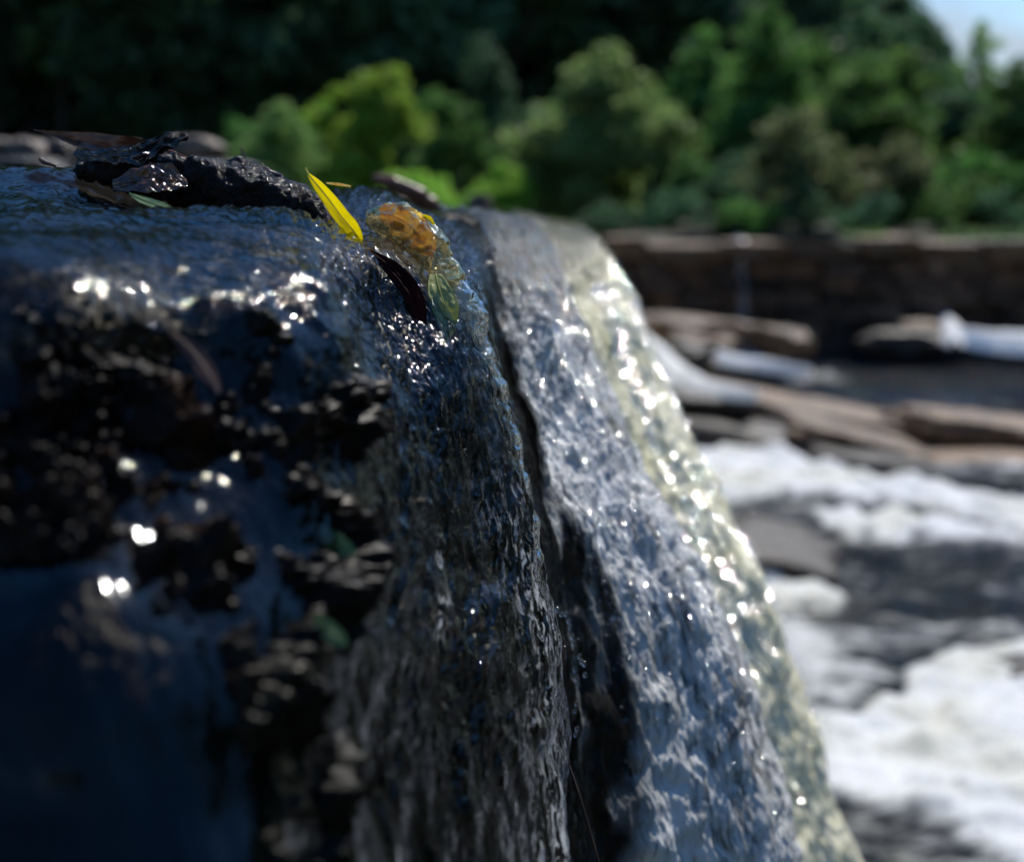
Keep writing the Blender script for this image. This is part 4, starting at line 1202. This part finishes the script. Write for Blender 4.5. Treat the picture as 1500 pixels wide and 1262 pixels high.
# ------------------------------------------------------------------ the gush of water over the lip
def gush():
    root = empty('water_gush', W(540, 318, .775))
    tag(root, 'gush of water spouting over the lip right of the yellow leaf', None, None, 'structure')
    p1 = [(537, 316, .775), (556, 318, .775), (580, 326, .773), (606, 343, .770), (630, 366, .767), (648, 392, .764), (662, 418, .761)]
    r1 = [0.0030, 0.0066, 0.0096, 0.0108, 0.0100, 0.0082, 0.0060]
    me = tube_mesh('amber_head', [W(*p) for p in p1], r1, 96, 0.0058, 52, 240, 0.75)
    link('amber_head', me, M['amber'], root)
    p2 = [(655, 402, .7625), (672, 430, .760), (684, 470, .757), (694, 515, .754), (708, 560, .752), (724, 605, .750), (738, 655, .748), (752, 705, .746), (766, 760, .744), (778, 820, .742), (786, 880, .741)]
    r2 = [0.0055, 0.0085, 0.0105, 0.0100, 0.0092, 0.0092, 0.0088, 0.0078, 0.0066, 0.0055, 0.0010]
    me = tube_mesh('clear_stream', [W(*p) for p in p2], r2, 72, 0.0050, 75, 360, 0.5)
    link('clear_stream', me, M['glass'], root)
gush()

# ------------------------------------------------------------------ droplets
def drops_mesh(name, pts, rads, seed=1):
    bm = bmesh.new(); bmesh.ops.create_icosphere(bm, subdivisions=2, radius=1)
    bv = np.array([v.co[:] for v in bm.verts]); bf = np.array([[v.index for v in f.verts] for f in bm.faces]); bm.free()
    n = len(pts)
    r = np.random.default_rng(seed)
    sc = np.stack([np.ones(n), np.ones(n), r.uniform(0.9, 1.7, n)], 1) * np.asarray(rads)[:, None]
    v = (bv[None] * sc[:, None] + np.asarray(pts)[:, None]).reshape(-1, 3)
    f = (bf[None] + (np.arange(n) * len(bv))[:, None, None]).reshape(-1, 3)
    return np_mesh(name, v, f)
string = [(816, 892), (822, 899), (829, 899), (833, 909), (835, 918), (838, 932), (840, 941), (849, 961), (852, 969), (856, 972),
          (842, 980), (857, 988), (845, 994), (846, 1003), (844, 1030), (842, 1041), (845, 1067), (843, 1075)]
dm = drops_mesh('droplet', [(0, 0, 0)], [0.0014]); dm.materials.append(M['drop'])
for k, (x, y) in enumerate(string):
    o = bpy.data.objects.new('droplet', dm); COL.objects.link(o)
    o.location = Vector(W(x, y, .85 + .004 * math.sin(k)))
    tag(o, 'tiny glinting droplet in the falling string behind the ridge', 'droplet', 'droplets falling in a string behind the ridge')
for k, (x, y, r_) in enumerate([(690, 401, 1.3), (697, 396, 1.0), (703, 419, .9), (686, 408, 1.3), (680, 404, 1.1)]):
    o = bpy.data.objects.new('droplet', dm); COL.objects.link(o)
    o.location = Vector(W(x, y, .80)); o.scale = (r_,) * 3
    tag(o, 'tiny droplet flung off the right side of the gush', 'droplet', 'droplets flung off the gush')

# lens caps added on the water, turned between sun and camera to make glints
def glint_caps(name, label, src, ur, vr, n, off, rr, seed, spread=0.22, R=0.10):
    r = np.random.default_rng(seed)
    bl, bf = [(0.0, 0.0, 1.0)], []
    for ri in (1, 2, 3):
        for k in range(8):
            q = ri / 3; bl.append((q * math.cos(k * math.pi / 4), q * math.sin(k * math.pi / 4), 1 - q * q))
    bf += [(0, 1 + k, 1 + (k + 1) % 8) for k in range(8)]
    for ri in (0, 1):
        for k in range(8):
            a0, a1 = 1 + ri * 8 + k, 1 + ri * 8 + (k + 1) % 8
            bf += [(a0, a0 + 8, a1 + 8), (a0, a1 + 8, a1)]
    bv, bf = np.array(bl), np.array(bf)
    Q, Uu, Vv = src
    iu = np.flatnonzero((Uu >= ur[0]) & (Uu <= ur[1])); iv = np.flatnonzero((Vv >= vr[0]) & (Vv <= vr[1]))
    Nq = normals(Q) * SGN
    a_ = r.choice(iu, n); b_ = r.choice(iv, n)
    P_ = Q[a_, b_] + Nq[a_, b_] * r.uniform(0.3, 1, n)[:, None] * off
    vw = -P_.mean(0); vw /= np.linalg.norm(vw)
    h0 = vw + np.array(to_sun); h0 /= np.linalg.norm(h0)
    V_ = []
    for i in range(n):
        nz_ = h0 + r.normal(0, spread, 3); nz_ /= np.linalg.norm(nz_)
        ax = np.cross(nz_, r.normal(size=3)); ax /= np.linalg.norm(ax); ay = np.cross(nz_, ax)
        a = rr * r.uniform(0.35, 1.0)
        c = a * a / (2 * R * math.exp(r.uniform(-1.9, 0.25)))
        q = bv.copy()
        V_.append(P_[i] + q[:, :1] * ax * a + q[:, 1:2] * ay * a * r.uniform(.5, 1) + q[:, 2:] * nz_ * c)
    f = (bf[None] + (np.arange(n) * len(bv))[:, None, None]).reshape(-1, 3)
    me = np_mesh(name, np.concatenate(V_), f)
    tag(link(name, me, M['crest']), label, None, None, 'stuff')
t = NT('glint_cap_gloss')
fr = t.n('Fresnel', {'IOR': 1.333}).outputs[0]
gl = t.n('BsdfAnisotropic', {'Color': (1, 1, 1, 1), 'Roughness': 0.03}, distribution='MULTI_GGX').outputs[0]
M['crest'] = t.finish(t.mixsh(fr, t.n('BsdfTransparent').outputs[0], gl))  # gloss shared by the added glint and sparkle caps
glint_caps('water_glints', 'added glint caps riding on the grey sheet', SRC_MID, (8.4, 10.6), (3.2, 7.6), 3000, 0.003, 0.0026, 31, 0.15, R=.05)
glint_caps('water_glints', 'added glint caps riding on the creamy sheet', SRC_FAR, (10.9, 13.2), (3.55, 7.6), 5000, 0.006, 0.0050, 32, 0.14, R=.11)
glint_caps('water_glints', 'added glint caps on the dark near lobe at the left', SRC_FILM, (1.9, 3.9), (4.0, 5.3), 130, 0.010, 0.0013, 33, 0.17, R=.009)
glint_caps('water_glints', 'added glint caps on the near face beside the ridge', SRC_FILM, (4.2, 7.0), (3.3, 6.9), 500, 0.001, 0.0009, 34, 0.2, R=.010)

# tiny lens caps added as sparkles on wood, gush and leaves, aimed to flash sun
def sparkles_on(objs, name, label, n, rr, R, seed, spread=0.16, zmin=-9):
    r = np.random.default_rng(seed)
    Pv, Nv = [], []
    for o in objs:
        me = o.data
        c = np.zeros(len(me.vertices) * 3); me.vertices.foreach_get('co', c)
        q = np.zeros(len(me.vertices) * 3); me.vertices.foreach_get('normal', q)
        Pv.append(c.reshape(-1, 3)); Nv.append(q.reshape(-1, 3))
    Pv = np.concatenate(Pv); Nv = np.concatenate(Nv)
    Nv = Nv * np.sign(Nv @ np.array((0.1, -0.8, 0.6)))[:, None]
    k = r.choice(len(Pv), n)
    v, f = [], []
    bl = [(0.0, 0.0, 1.0)]
    for ri in (1, 2, 3):
        for j in range(8):
            q = ri / 3; bl.append((q * math.cos(j * math.pi / 4), q * math.sin(j * math.pi / 4), 1 - q * q))
    bf = [(0, 1 + j, 1 + (j + 1) % 8) for j in range(8)]
    for ri in (0, 1):
        for j in range(8):
            a0, a1 = 1 + ri * 8 + j, 1 + ri * 8 + (j + 1) % 8
            bf += [(a0, a0 + 8, a1 + 8), (a0, a1 + 8, a1)]
    bl, bf = np.array(bl), np.array(bf)
    h0 = np.array((0.0, -1.0, 0.05)) + np.array(to_sun); h0 /= np.linalg.norm(h0)
    for i, j in enumerate(k):
        nz_ = h0 + r.normal(0, spread, 3); nz_ /= np.linalg.norm(nz_)
        ax = np.cross(nz_, r.normal(size=3)); ax /= np.linalg.norm(ax); ay = np.cross(nz_, ax)
        a = rr * r.uniform(0.3, 1.0)
        v.append(Pv[j] + Nv[j] * 0.0006 + bl[:, :1] * ax * a + bl[:, 1:2] * ay * a * 0.7 + bl[:, 2:] * nz_ * a * a / (2 * R))
        f.append(bf + i * len(bl))
    me = np_mesh(name, np.concatenate(v), np.concatenate(f))
    tag(link(name, me, M['crest']), label, None, None, 'stuff')
wet = [o for o in bpy.data.objects if o.name.split('.')[0] in ('driftwood_log', 'bark_piece', 'stump_piece', 'leaf_litter')]
sparkles_on(wet, 'sparkle_caps', 'tiny added sparkle caps on the soaked driftwood', 2600, 0.0006, 0.012, 41)
sparkles_on([o for o in bpy.data.objects if o.name.split('.')[0] in ('amber_head', 'clear_stream')], 'sparkle_caps', 'added sparkle caps on the gush of water', 900, 0.0008, 0.012, 43)
sparkles_on([o for o in bpy.data.objects if o.type == 'MESH' and o.data.materials and o.data.materials[0].name in ('wet_rust_leaf', 'rotten_black_leaf')],
         'sparkle_caps', 'added sparkle caps on the wet dead leaves', 500, 0.0006, 0.012, 42)
